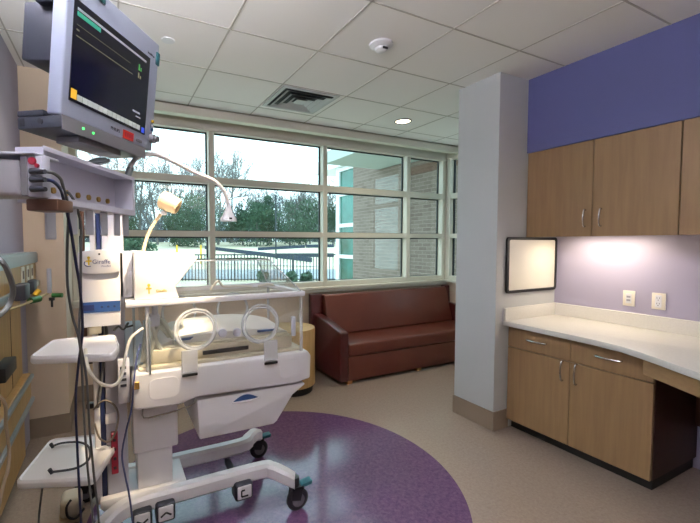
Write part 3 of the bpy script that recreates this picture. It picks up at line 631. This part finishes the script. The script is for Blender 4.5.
# ring clip lying on the lower tray, cover on the floor
b = B(); b.tube([(-.271, 2.157, .51), (-.236, 2.171, .51), (-.167, 2.147, .51), (-.122, 2.083, .51), (-.108, 1.99, .51), (-.12, 1.93, .51), (-.15, 1.90, .51), (-.187, 1.897, .51), (-.246, 1.91, .51)], .005, 8, 4)
b.cyl((-.271, 2.157, .505), (-.278, 2.15, .525), .008, seg=8); b.cyl((-.246, 1.91, .505), (-.254, 1.906, .525), .008, seg=8)
tag(b.obj('bent_cord', M['dgrey']), 'dark curved cord lying open-ended on the lower white tray', 'cord')
fc = thing('floor_cover', 'small cream rounded box with a dark loop on the floor under the lower tray', 'box', (-.23, 2.4, 0))
b = B(); b.box(-.275, -.175, 2.33, 2.47, .02, .12, .03, 4); b.obj('shell', M['whitew'], fc)
b = B(); b.box(-.28, -.17, 2.325, 2.475, 0, .02, .006); b.obj('base', M['tan'], fc)
b = B(); b.tube([(-.22, 2.325, .13), (-.24, 2.318, .10), (-.235, 2.315, .05), (-.20, 2.315, .03), (-.16, 2.32, .07)], .006, 8, 4); b.obj('cord_loop', M['dgrey'], fc)

# ------------------------------------------------------------------ monitor on its arm (turned 36.6 degrees)
A_ = math.radians(90-36.6)      # local +x runs along the screen, away from the viewer
mo = thing('patient_monitor', 'grey-white bedside monitor with dark screen tilted down at the upper left', 'monitor', (-.117, 1.252, 1.806), A_)
tilt = math.radians(6)
def MT(o, lift=0):     # tilt the part about the local x axis
    o.rotation_euler = (tilt, 0, 0); return o
# local frame: x 0..0.40 along the screen, -y is the screen side, z up
b = B(); b.box(0, .436, 0, .045, .012, .402, .006, 3); MT(b.obj('casing', M['moncase'], mo, local=True))
b = B(); b.use(M['screen']).box(.024, .380, -.003, .004, .058, .330, .001, 1)
MT(b.obj('screen', None, mo, local=True))
def scr(name, x0, x1, z0, z1, m, y=-.0042):
    b = B(); b.box(x0, x1, y, -.003, z0, z1); return MT(b.obj(name, m, mo, local=True))
b = B(); b.use(M['scr_green']).box(.034, .125, -.0044, -.003, .288, .300); b.use(M['scr_grey']).box(.034, .356, -.0042, -.003, .303, .310)
b.use(M['scr_line']).box(.034, .27, -.0042, -.003, .264, .2652); b.box(.034, .285, -.0042, -.003, .234, .236); b.box(.034, .044, -.0042, -.003, .249, .253)
b.use(M['scr_txt']).box(.315, .322, -.0042, -.003, .262, .282); b.box(.326, .332, -.0042, -.003, .262, .274); b.use(M['scr_line']).box(.315, .321, -.0042, -.003, .236, .254); b.box(.325, .331, -.0042, -.003, .236, .246)
b.use(M['scr_yel']).box(.028, .048, -.0044, -.003, .066, .092)
b.use(M['scr_btn'])
for k in range(14): b.box(.051+k*.0212, .051+k*.0212+.019, -.0042, -.003, .066, .082)
b.use(M['scr_blue']).box(.356, .372, -.0046, -.003, .062, .080); b.use(M['scr_grey']).box(.30, .34, -.0042, -.003, .118, .124); b.box(.318, .345, -.0042, -.003, .105, .109)
MT(b.obj('screen_graphics', None, mo, local=True))
b = B(); b.box(.416, .439, -.004, .046, .325, .372, .004); MT(b.obj('alarm_light', M['teal'], mo, local=True, label='teal alarm lamp'))
b = B(); b.box(.10, .14, -.004, .0, .375, .39, .002, 1); MT(b.obj('alarm_light', M['teal'], mo, local=True, label='teal alarm lamp'))
b = B(); b.box(.262, .315, -.0035, .001, .018, .045); MT(b.obj('red_label', M['digits'], mo, local=True, label='red label'))
b = B()
for k in range(4): b.box(.268+k*.0115, .275+k*.0115, -.0042, -.003, .025, .039)
MT(b.obj('label_digits', M['red'], mo, local=True))
b = B(); b.box(.335, .365, -.0035, .001, .025, .034); MT(b.obj('side_label', M['mid'], mo, local=True))
t = text('PHILIPS', .014, M['dgrey'], 'maker_text', mo, frame_m((.222, -.0015, .033), (1, 0, 0), (0, 0, 1))); t.rotation_euler = (tilt, 0, 0)
t = text('IntelliVue', .011, M['dgrey'], 'model_text', mo, frame_m((.385, -.0015, .345), (1, 0, 0), (0, 0, 1))); t.rotation_euler = (tilt, 0, 0)
b = B(); b.lathe((.419, -.002, .055), [(0, 0), (.016, 0), (.016, -.016), (.011, -.018), (.011, -.03), (0, -.03)], (0, 1, 0)); MT(b.obj('control_knob', M['mid'], mo, local=True))
for m_, z in ((M['yellow'], .118), (M['blue'], .088), (M['greyp'], .10)):
    b = B(); b.lathe((.419, -.002, z), [(0, 0), (.006, 0), (.006, -.006), (0, -.006)], (0, 1, 0), 12); MT(b.obj('button', m_, mo, local=True))
b = B(); b.box(.02, .14, .046, .155, .16, .318, .006); b.box(.0, .15, .046, .10, .305, .322, .004); MT(b.obj('rear_module', M['dgrey'], mo, local=True))
dk = thing('monitor_dock', 'dark grey module dock with green lights clamped under the monitor', 'dock', (-.117, 1.252, 1.772), A_)
b = B(); b.box(.0, .385, -.004, .135, .012, .045, .004); b.obj('case', M['dgrey'], dk, local=True)
b = B(); b.box(.0, .385, .052, .135, .0455, .062, .003); b.obj('rear_case', M['dgrey'], dk, local=True)
b = B(); b.box(.0, .385, -.007, -.004, .006, .046, .001, 1); b.obj('face', M['mid'], dk, local=True)
b = B(); b.cyl((.075, -.010, .028), (.075, -.007, .028), .0035, seg=10); b.obj('indicator', M['led'], dk, local=True, label='green indicator light')
b = B(); b.cyl((.115, -.010, .026), (.115, -.007, .026), .0035, seg=10); b.obj('indicator', M['led'], dk, local=True, label='green indicator light')
b = B(); b.cyl((-.003, .06, .03), (.0, .06, .03), .008, seg=12); b.box(-.0015, .0, .112, .126, .018, .040); b.obj('socket', M['black'], dk, local=True)
ma = thing('swivel_bracket', 'grey swivel bracket with bent rods holding the monitor over the shelf', 'bracket', (0, 1.4, 1.72))
def L2W(x, y, z=0): return (-.117+x*math.cos(A_)-y*math.sin(A_), 1.252+x*math.sin(A_)+y*math.cos(A_), z)
b = B(); p = [L2W(.08, .01), L2W(.27, .01), L2W(.27, .09), L2W(.08, .09)]; b.prism([q[:2] for q in p], 'z', 1.764, 1.783, .004, 2); b.obj('swivel_plate', M['mid'], ma)
b = B(); b.tube([L2W(.24, .05, 1.75), L2W(.19, .05, 1.735), L2W(.15, .06, 1.71)], .007, 8, 3); b.tube([L2W(.26, .05, 1.75), L2W(.22, .06, 1.73), L2W(.18, .07, 1.71)], .007, 8, 3); b.obj('rod', M['steel'], ma)
# shelf with connector bay below it
SO = (-.143, 1.140)
sh = thing('connector_shelf', 'grey open-front shelf box with a row of brass jacks under the monitor', 'shelf', (-.143, 1.140, 1.57), math.atan2(1.54-1.14, .073+.143))
Ls = .455; D_ = .07
b = B(); b.box(0, Ls, 0, D_, .128, .134); b.box(0, Ls, 0, D_, 0, .012); b.box(Ls-.006, Ls, 0, D_, .012, .128); b.box(0, .006, 0, D_, .012, .128); b.box(.006, Ls-.006, D_-.006, D_, .012, .128); b.box(-.004, Ls+.004, -.004, 0, 0, .018, .001, 1); b.box(Ls-.012, Ls+.004, -.004, 0, .018, .134, .001, 1); b.box(-.004, Ls+.004, -.004, 0, .124, .136, .001, 1)
b.obj('shell', mat('pale_lavender_plastic', 'c8c8d8', .5), sh, local=True, smooth=False)
for k in range(6):
    x = .12+k*.055; b = B(); b.lathe((x, D_-.006, .045), [(0, 0), (.0085, 0), (.0085, -.006), (.005, -.008), (0, -.008)], (0, 1, 0), 16); b.obj('jack', M['brass'], sh, local=True)
for k, x in enumerate((.03, .12, .20, .28, .36, .42)):
    b = B(); b.box(x, x+.04, .02, .026, -.075 if k else -.09, 0, .003, 1); b.obj('hanger_plate', M['lgrey'], sh, local=True)
# module with cable sockets
mm = thing('cable_module', 'grey rounded module with cables plugged in at the left edge', 'module', (-.24, 1.10, 1.573))
rt = math.radians(-26.56)
def ML(x, y, z): return (-.24+x*math.cos(rt)-y*math.sin(rt), 1.10+x*math.sin(rt)+y*math.cos(rt), z)
mm.location = (-.24, 1.10, 1.573); mm.rotation_euler = (0, 0, rt)
b = B(); b.prism([(-.14, 0), (.088, 0), (.088, .078), (-.14, .086)], 'y', -.03, .05, .008, 3); b.obj('housing', M['greyp'], mm, local=True)
b = B(); b.box(-.16, .125, -.035, .05, .087, .093, .002, 1); b.obj('top_plate', M['lgrey'], mm, local=True)
b = B(); b.box(.088, .104, -.028, .04, 0, .086, .002, 1); b.obj('divider', M['mid'], mm, local=True)
b = B(); b.box(.104, .137, -.028, .0, -.002, .086, .003, 2); b.obj('socket_panel', M['lgrey'], mm, local=True)
b = B(); b.cyl((.117, -.032, .074), (.117, -.028, .074), .008); b.cyl((.127, -.032, .064), (.127, -.028, .064), .0045); b.obj('red_socket', M['red'], mm, local=True)
b = B()
for z in (.051, .034, .014): b.cyl((.117, -.034, z), (.152, -.042, z-.002), .007, .005, 14)
b.obj('plug', M['dgrey'], mm, local=True)
b = B(); b.box(.078, .15, .0, .06, -.030, -.003, .004); b.obj('mount', M['pole'], mm, local=True)

# ------------------------------------------------------------------ lamps on goosenecks
gl = thing('gooseneck_light', 'white arched gooseneck with small cone head over the incubator hood', 'lamp', (.055, 1.575, 1.71))
b = B(); b.tube([(.055, 1.575, 1.705), (.070, 1.581, 1.757), (.098, 1.591, 1.794), (.137, 1.606, 1.808), (.186, 1.626, 1.806), (.253, 1.647, 1.784), (.327, 1.665, 1.757), (.388, 1.678, 1.739), (.429, 1.690, 1.713), (.450, 1.689, 1.675), (.457, 1.683, 1.632)], .0085, 12, 5); b.obj('neck', W, gl)
b = B(); b.cyl((.055, 1.575, 1.705), (.067, 1.580, 1.745), .012); b.obj('collar', M['steel'], gl)
b = B(); b.lathe((.458, 1.68, 1.565), [(0, .004), (.036, 0), (.034, .012), (.018, .04), (.011, .06), (.009, .08), (0, .08)]); b.obj('lamp_head', W, gl)
b = B(); b.box(.452, .464, 1.645, 1.652, 1.572, 1.580); b.obj('slot', M['black'], gl)
el = thing('exam_lamp', 'cream cylinder-headed lamp on a curved stem above the incubator housing', 'lamp', (.139, 2.111, 1.43))
b = B(); b.tube([(.139, 2.111, 1.428), (.159, 2.105, 1.501), (.188, 2.105, 1.562), (.226, 2.100, 1.618)], .008, 10, 5); b.obj('stem', M['warmw'], el)
hc = Vector((.262, 2.075, 1.675)); hdv = Vector((.10, -.035, -.052)).normalized()
b = B(); b.lathe(hc-hdv*.045, [(0, 0), (.035, .0), (.045, .008), (.047, .03), (.040, .095), (.036, .097), (.033, .085), (.033, .05), (0, .05)], hdv); b.obj('lamp_head', M['warmw'], el)
b = B(); b.lathe((.238, 2.085, 1.622), [(0, -.010), (.012, -.01), (.016, .0), (.010, .012), (0, .012)]); b.obj('knuckle', W, el)

# ------------------------------------------------------------------ cables
def cable(pts, r, m, label, name='cable', cat='cable'):
    b = B(); b.tube(pts, r, 8, 5); return tag(b.obj(name, m), label, cat)
cable([(-.128, .998, 1.622), (-.112, 1.01, 1.623), (-.101, 1.045, 1.617), (-.100, 1.09, 1.605), (-.096, 1.15, 1.556), (-.105, 1.20, 1.452), (-.111, 1.25, 1.355), (-.106, 1.296, 1.265), (-.093, 1.330, 1.183), (-.092, 1.390, 1.075), (-.093, 1.438, .896), (-.089, 1.481, .704), (-.080, 1.529, .475), (-.08, 1.57, .15), (-.08, 1.6, .008)], .0036, M['greycable'], 'grey cable from the top plug of the module hanging to the floor')
cable([(-.128, .998, 1.605), (-.112, 1.01, 1.605), (-.102, 1.05, 1.595), (-.100, 1.10, 1.575), (-.094, 1.17, 1.51), (-.088, 1.24, 1.41), (-.084, 1.292, 1.336), (-.085, 1.353, 1.208), (-.102, 1.404, 1.087), (-.116, 1.449, .961), (-.120, 1.509, .767), (-.119, 1.550, .475), (-.12, 1.59, .15), (-.12, 1.62, .008)], .004, M['navy'], 'navy blue cable hanging past the trays to the floor')
cable([(-.114, 1.316, 1.615), (-.104, 1.30, 1.611), (-.090, 1.315, 1.58), (-.080, 1.335, 1.52), (-.084, 1.35, 1.421), (-.088, 1.37, 1.301), (-.096, 1.385, 1.189), (-.084, 1.455, 1.026), (-.082, 1.51, .835), (-.074, 1.55, .634), (-.064, 1.58, .447), (-.06, 1.62, .15), (-.06, 1.65, .008)], .0038, M['greycable'], 'grey cable dropping from a brass jack of the shelf box')
cable([(-.100, 1.72, 1.06), (-.087, 1.60, 1.02), (-.053, 1.59, .964), (-.011, 1.60, .942), (.019, 1.64, .953), (.041, 1.75, 1.011), (.063, 1.85, 1.053), (.096, 1.90, 1.071), (.12, 1.91, 1.083)], .0065, M['whitecable'], 'cream tube looping from the upper tray up to the hood corner', 'tube', 'tube')
cable([(.107, 1.90, 1.015), (.088, 1.87, .956), (.072, 1.82, .868), (.062, 1.82, .762), (.036, 1.82, .656), (.020, 1.845, .549), (.030, 1.833, .462), (.045, 1.80, .375), (.056, 1.79, .230), (.06, 1.78, .05), (.06, 1.76, .01)], .004, mat('slate_blue_cable', '3c4674', .4), 'thin slate blue cable hanging in front of the incubator column')
cable([(-.26, .98, 1.45), (-.220, 1.004, 1.446), (-.200, .993, 1.430), (-.194, 1.011, 1.404), (-.192, 1.031, 1.370), (-.199, 1.033, 1.342), (-.207, 1.014, 1.326), (-.24, .999, 1.30), (-.30, 1.0, 1.28)], .0055, M['greycable'], 'thick grey-brown hose bending into view at the left edge', 'hose', 'hose')
cable([(-.27, 1.07, 1.16), (-.232, 1.104, 1.110), (-.240, 1.160, 1.029), (-.247, 1.215, .941), (-.251, 1.214, .890), (-.265, 1.219, .839), (-.30, 1.23, .65), (-.36, 1.3, .3), (-.37, 1.35, .008)], .004, M['tan'], 'tan hose hanging in front of the lower left rails', 'hose', 'hose')
cable([(-.094, 2.045, .694), (-.052, 2.03, .735), (-.011, 2.035, .709), (.01, 2.03, .658), (.0, 2.02, .59), (-.03, 2.02, .54), (-.07, 2.03, .56), (-.09, 2.04, .63)], .0045, mat('grey_brown_cord', '6c645e', .5), 'coiled grey-brown cord tied to the navy channel of the tower', 'cord', 'cord')
cable([(-.30, 2.1, .458), (-.31, 2.1, .35), (-.325, 2.08, .2), (-.31, 2.05, .08), (-.32, 2.0, .012)], .004, M['greycable'], 'thin cord hanging below the lower tray to the floor', 'cord', 'cord')
cable([(-.035, 2.045, 1.09), (-.03, 2.045, 1.03), (-.045, 2.04, .93), (-.06, 2.045, .80), (-.075, 2.05, .70)], .0065, M['greycable'], 'dark grey hose running down beside the navy channel', 'hose', 'hose')
b = B(); b.tube([(.0, 1.96, 1.075), (.02, 1.97, 1.09), (.04, 1.965, 1.075), (.06, 1.98, 1.10), (.05, 1.99, 1.08), (.085, 2.0, 1.085)], .005, 6, 4); tag(b.obj('wire_bundle', M['black']), 'small tangle of black wire behind the upper tray', 'wire')

# ------------------------------------------------------------------ outside
FX, FY, RX, RY = .447, .8945, .8945, -.447
def W2(px, D): l = (px-307)/390.3*D; return (FX*D+RX*l, FY*D+RY*l)
def gz(D): 
    if D < 22: return -.5
    t = min(1, (D-22)/45); return -.5+2.2*t
b = B(); rows = []
for D in (4.9, 10, 15, 20, 22, 26, 30, 35, 40, 45, 50, 55, 60, 67, 80, 120):
    rows.append([(FX*D+RX*l*D, FY*D+RY*l*D, gz(D)) for l in (-2.2, -1.5, -1, -.6, -.3, -.1, .1, .3, .6, 1, 1.6, 2.2)])
for r0, r1 in zip(rows, rows[1:]):
    for i in range(len(r0)-1):
        vs = [b.bm.verts.new(p) for p in (r0[i], r0[i+1], r1[i+1], r1[i])]; b.bm.faces.new(vs)
bmesh.ops.remove_doubles(b.bm, verts=b.bm.verts, dist=.001); bmesh.ops.recalc_face_normals(b.bm, faces=b.bm.faces)
struct(b.obj('ground', M['soil']))
def ground_strip(name, m, pts, dz):    # pts: pairs of (px, D) near and far
    b = B(); n = len(pts)
    for i in range(n-1):
        q = []
        for (px, D) in (pts[i][0], pts[i+1][0], pts[i+1][1], pts[i][1]): x, y = W2(px, D); q.append(b.bm.verts.new((x, y, gz(D)+dz)))
        b.bm.faces.new(q)
    return struct(b.obj(name, m, smooth=False))
ground_strip('road', M['road'], [((x, 20.8), (x, 26)) for x in range(-500, 1201, 100)], .03)
ground_strip('path', M['path'], [((20, 34), (-40, 52)), ((150, 32), (130, 50)), ((230, 29.5), (215, 33)), ((330, 27.3), (330, 28.2))], .05)
fn = thing('iron_fence', 'black iron picket fence along the road outside the windows', 'fence', (W2(240, 20.2)[0], W2(240, 20.2)[1], -.5))
b = B(); a = Vector(W2(60, 20.2)+(0,)); c = Vector(W2(420, 20.2)+(0,)); d = (c-a).normalized(); n_ = Vector((-d.y, d.x, 0))
def bar3(b, p, q, w, z0, z1):
    p, q = Vector(p), Vector(q); n = Vector((-(q-p).y, (q-p).x, 0)).normalized()*w; b.prism([tuple((p+n)[:2]), tuple((q+n)[:2]), tuple((q-n)[:2]), tuple((p-n)[:2])], 'z', z0, z1)
bar3(b, a, c, .025, .84, .90); bar3(b, a, c, .02, -.42, -.38); b.obj('rail', M['iron'], fn)
b = B(); L = (c-a).length
for k in range(int(L/.17)): p = a+d*.17*k; bar3(b, p, p+d*.045, .02, -.48, .88)
b.obj('pickets', M['iron'], fn)
b = B()
for k in range(int(L/3)+1): p = a+d*3*k; bar3(b, p, p+d*.07, .035, -.5, .94)
b.obj('post', M['iron'], fn)
def silt(p0, p1, h, label):
    b = B(); a = Vector(W2(*p0)+(0,)); c = Vector(W2(*p1)+(0,)); zA, zB = gz(p0[1]), gz(p1[1]); n = Vector((-(c-a).y, (c-a).x, 0)).normalized()*.02
    b.loft([[(a+n)+Vector((0, 0, zA)), (a-n)+Vector((0, 0, zA)), (a-n)+Vector((0, 0, zA+h)), (a+n)+Vector((0, 0, zA+h))], [(c+n)+Vector((0, 0, zB)), (c-n)+Vector((0, 0, zB)), (c-n)+Vector((0, 0, zB+h)), (c+n)+Vector((0, 0, zB+h))]])
    tag(b.obj('silt_fence', M['silt'], smooth=False), label, 'barrier')
silt((205, 48), (312, 31), .38, 'long slate fabric barrier sloping down to the right across the dry field')
silt((258, 45), (305, 50), .35, 'short slate fabric barrier high on the field at its left part')
silt((306, 50), (334, 51), .4, 'slate fabric barrier near the top of the field by the brick building')
silt((275, 36), (334, 36), .35, 'lower level slate fabric barrier just beyond the iron fence')
for px in (177, 201):
    x, y = W2(px, 30); b = B(); b.cyl((x, y, gz(30)), (x, y, gz(30)+1.45), .07, seg=10); tag(b.obj('marker_post', M['yellow']), 'yellow marker post in the field, %s of the two' % ('left' if px < 190 else 'right'), 'post')
x, y = W2(276, 34); b = B(); b.cyl((x, y, gz(34)-.1), (x, y, 5.6), .07, seg=8); tag(b.obj('light_pole', M['iron']), 'tall thin dark pole standing in the field before the trees', 'pole')
# trees
def bare_tree_mesh(seed, H):
    rnd = random.Random(seed); b = B()
    def grow(p, d, L, r, lv):
        n = 3; pts = [p]; q = p.copy(); dd = d.copy()
        for i in range(n):
            dd = (dd+Vector((rnd.uniform(-.12, .12), rnd.uniform(-.12, .12), .05))).normalized(); q = q+dd*L/n; pts.append(q.copy())
        seg = 5 if lv < 2 else 3
        P = pts; rings = []
        for i, pp in enumerate(P):
            rr = r*(1-.45*i/n); a = dd.orthogonal().normalized(); c = dd.cross(a)
            rings.append([pp+(a*math.cos(2*PI*k/seg)+c*math.sin(2*PI*k/seg))*rr for k in range(seg)])
        b.loft(rings, False)
        if lv >= 5: return
        for k in range(3 if lv < 4 else 4):
            t = rnd.uniform(.4, 1) if lv else rnd.uniform(.35, 1); base = P[0].lerp(P[-1], t)
            az = rnd.uniform(0, 2*PI); sp = rnd.uniform(.35, .8); o = dd.orthogonal().normalized(); o2 = dd.cross(o)
            nd = (dd*math.cos(sp)+(o*math.cos(az)+o2*math.sin(az))*math.sin(sp)).normalized(); nd.z = max(nd.z, .05)
            grow(base, nd.normalized(), L*rnd.uniform(.55, .78), max(r*.55, .018), lv+1)
        if lv < 4: grow(P[-1], dd, L*.7, max(r*.6, .018), lv+1)
    grow(Vector((0, 0, -.3)), Vector((0, 0, 1)), H*.32, H*.014, 0)
    o = b.obj('bare_tree', M['bark'], smooth=False); return o
protos = [bare_tree_mesh(s, 15) for s in (3, 11, 25)]
TL = 'tall bare winter tree in the wood line beyond the dry field'
used = [False]*3
tr_spots = [(20, 56, 1.15), (60, 58, 1.2), (95, 60, 1.1), (122, 57, 1.2), (140, 62, 1.3), (158, 58, 1.0), (172, 64, 1.2), (188, 60, 1.1), (200, 66, 1.15), (218, 58, 1.15), (232, 63, 1.2), (243, 60, .9), (258, 66, 1.0), (270, 60, .95), (286, 62, 1.0), (298, 66, .9), (310, 60, 1.05), (322, 64, 1.0), (334, 62, 1.1), (345, 66, 1.0)]
for i, (px, D, s) in enumerate(tr_spots):
    if px > 235: s *= .75
    k = i % 3; o = protos[k]
    if used[k]: o = o.copy(); COL.objects.link(o)
    used[k] = True
    x, y = W2(px, D); o.location = (x, y, gz(D)); o.rotation_euler = (0, 0, i*1.7); o.scale = (s, s, s)
    tag(o, TL, 'tree', 'bare trees beyond the field')
def bushy(seed, H, Wd, n):
    rnd = random.Random(seed); b = B()
    blobs = [(rnd.uniform(-Wd*.35, Wd*.35), rnd.uniform(-Wd*.35, Wd*.35), H*rnd.uniform(.2, .8), rnd.uniform(.22, .4)*Wd) for _ in range(9)]+[(0, 0, H*.45, Wd*.45), (0, 0, H*.85, Wd*.2)]
    for _ in range(n):
        cx, cy, cz, r = rnd.choice(blobs); v = Vector((rnd.gauss(0, 1), rnd.gauss(0, 1), rnd.gauss(0, 1))).normalized()*r*rnd.uniform(.6, 1.05)
        p = Vector((cx, cy, cz))+v; p.z = max(p.z, .1)
        a = Vector((rnd.gauss(0, 1), rnd.gauss(0, 1), rnd.gauss(0, 1))).normalized(); c = a.orthogonal().normalized(); s = rnd.uniform(.08, .18)
        vs = [b.bm.verts.new(p+q) for q in (a*s, c*s*.7, -a*s, -c*s*.7)]; b.bm.faces.new(vs)
    f = b
    b2 = B(); b2.cyl((0, 0, -.3), (0, 0, H*.6), .14, .07, 8)
    return f, b2
def ever(px, D, H, Wd, seed, label, n=2600, group=None):
    x, y = W2(px, D); t = thing('evergreen_tree', label, 'tree', (x, y, gz(D)), seed, group)
    f, tr = bushy(seed, H, Wd, n); f.obj('foliage', M['leaf'], t, local=True, smooth=False); tr.obj('trunk', M['bark'], t, local=True)
ever(195, 52, 6.6, 7.5, 1, 'broad green evergreen left of the first window mullion', 4200)
ever(180, 54, 5.0, 5, 9, 'low green evergreen just left of the broad one behind the lamp head')
ever(137, 34, 2.0, 2.3, 2, 'small round green shrub in the field behind the exam lamp stem', 1200)
ever(122, 55, 5.2, 5, 3, 'green evergreen at the left end of the tree line behind the shelf box')
ever(243, 56, 5.0, 4.5, 4, 'mid green evergreen just right of the first mullion')
ever(257, 53, 6.2, 4.2, 5, 'pointed green evergreen left of the thin pole')
ever(268, 56, 7.6, 3.2, 6, 'narrow tallest evergreen beside the thin pole')
ever(290, 54, 6.3, 5, 7, 'light green evergreen right of the thin pole')
ever(306, 55, 6.6, 5, 8, 'round evergreen at the right end of the row before the mullion')
ever(333, 56, 6.0, 5, 10, 'evergreen seen beside the teal glass wing')
for i, (px, D) in enumerate(((292, 18.6), (308, 18.8), (262, 18.7))):
    x, y = W2(px, D); t = thing('small_shrub', 'little shrub before the iron fence, %s of three' % ('middle', 'rightmost', 'leftmost')[i], 'shrub', (x, y, -.5))
    f, tr = bushy(20+i, .55, .5, 260)
    for v in f.bm.verts: pass
    f.obj('foliage', M['leaf'], t, local=True, smooth=False)
def thicket():
    rnd = random.Random(5); b = B()
    for _ in range(22000):
        px, D = rnd.uniform(-60, 350), rnd.uniform(66, 74); x, y = W2(px, D); h = 6.6+1.6*math.sin(px*.07)+1.2*math.sin(px*.19)
        z = gz(D)+h*rnd.random()**1.3; p = Vector((x, y, z)); a = Vector((rnd.uniform(-.4, .4), rnd.uniform(-.4, .4), 1)).normalized()*rnd.uniform(.5, 1.3); c = Vector((rnd.uniform(-1, 1), rnd.uniform(-1, 1), 0)).normalized()*rnd.uniform(.02, .08)
        b.bm.faces.new([b.bm.verts.new(q) for q in (p-a, p+c, p+a, p-c)])
    return b.obj('undergrowth', mat('undergrowth_twigs', '506068', .9, col2='74808a', nscale=.4), smooth=False)
tag(thicket(), 'grey-green tangle of brush filling the wood line behind the trees', 'brush', kind='stuff')
# brick wing
bw = thing('brick_wing', 'brick wing with deep roof overhang outside the right-hand windows', 'building', (5.2, 6, -.5))
b = B(); b.box(5.0, 5.4, 5.9, 7.62, -.6, 2.99); b.box(5.0, 5.4, 6.69, 7.62, 2.99, 3.3); b.obj('brick_wall', M['brick'], bw, smooth=False)
b = B(); b.box(5.12, 5.5, 2.2, 5.9, -.6, 2.99); b.obj('recessed_brick_wall', M['brick'], bw, smooth=False)
b = B(); b.box(5.10, 5.12, 4.3, 5.9, 2.75, 2.9); b.obj('brick_band', M['dbrick'], bw, smooth=False)
b = B(); b.box(4.85, 5.6, 6.70, 7.8, 3.3, 3.6); b.obj('roof_overhang', M['soff'], bw, smooth=False)
b = B(); b.box(3.72, 6.4, 4.31, 6.68, 3.0, 3.22); b.obj('near_overhang', M['soff'], bw, smooth=False)
b = B(); b.box(4.9, 5.6, 7.8, 9.4, 3.3, 3.6); b.obj('far_roof', M['extw'], bw, smooth=False)
b = B()
b.box(5.0, 5.1, 8.24, 8.40, -.6, 3.3)
for z in (-.6, .35, 1.1, 1.85, 2.6, 3.2): b.box(5.0, 5.1, 7.62, 8.24, z, z+.09)
b.obj('glazing_frame', M['extw'], bw, smooth=False)
b = B(); b.box(5.04, 5.06, 7.62, 8.26, -.6, 3.25); b.obj('glazing', M['extg'], bw, smooth=False)

for o in bpy.data.objects:
    if '_o' in o: del o['_o']
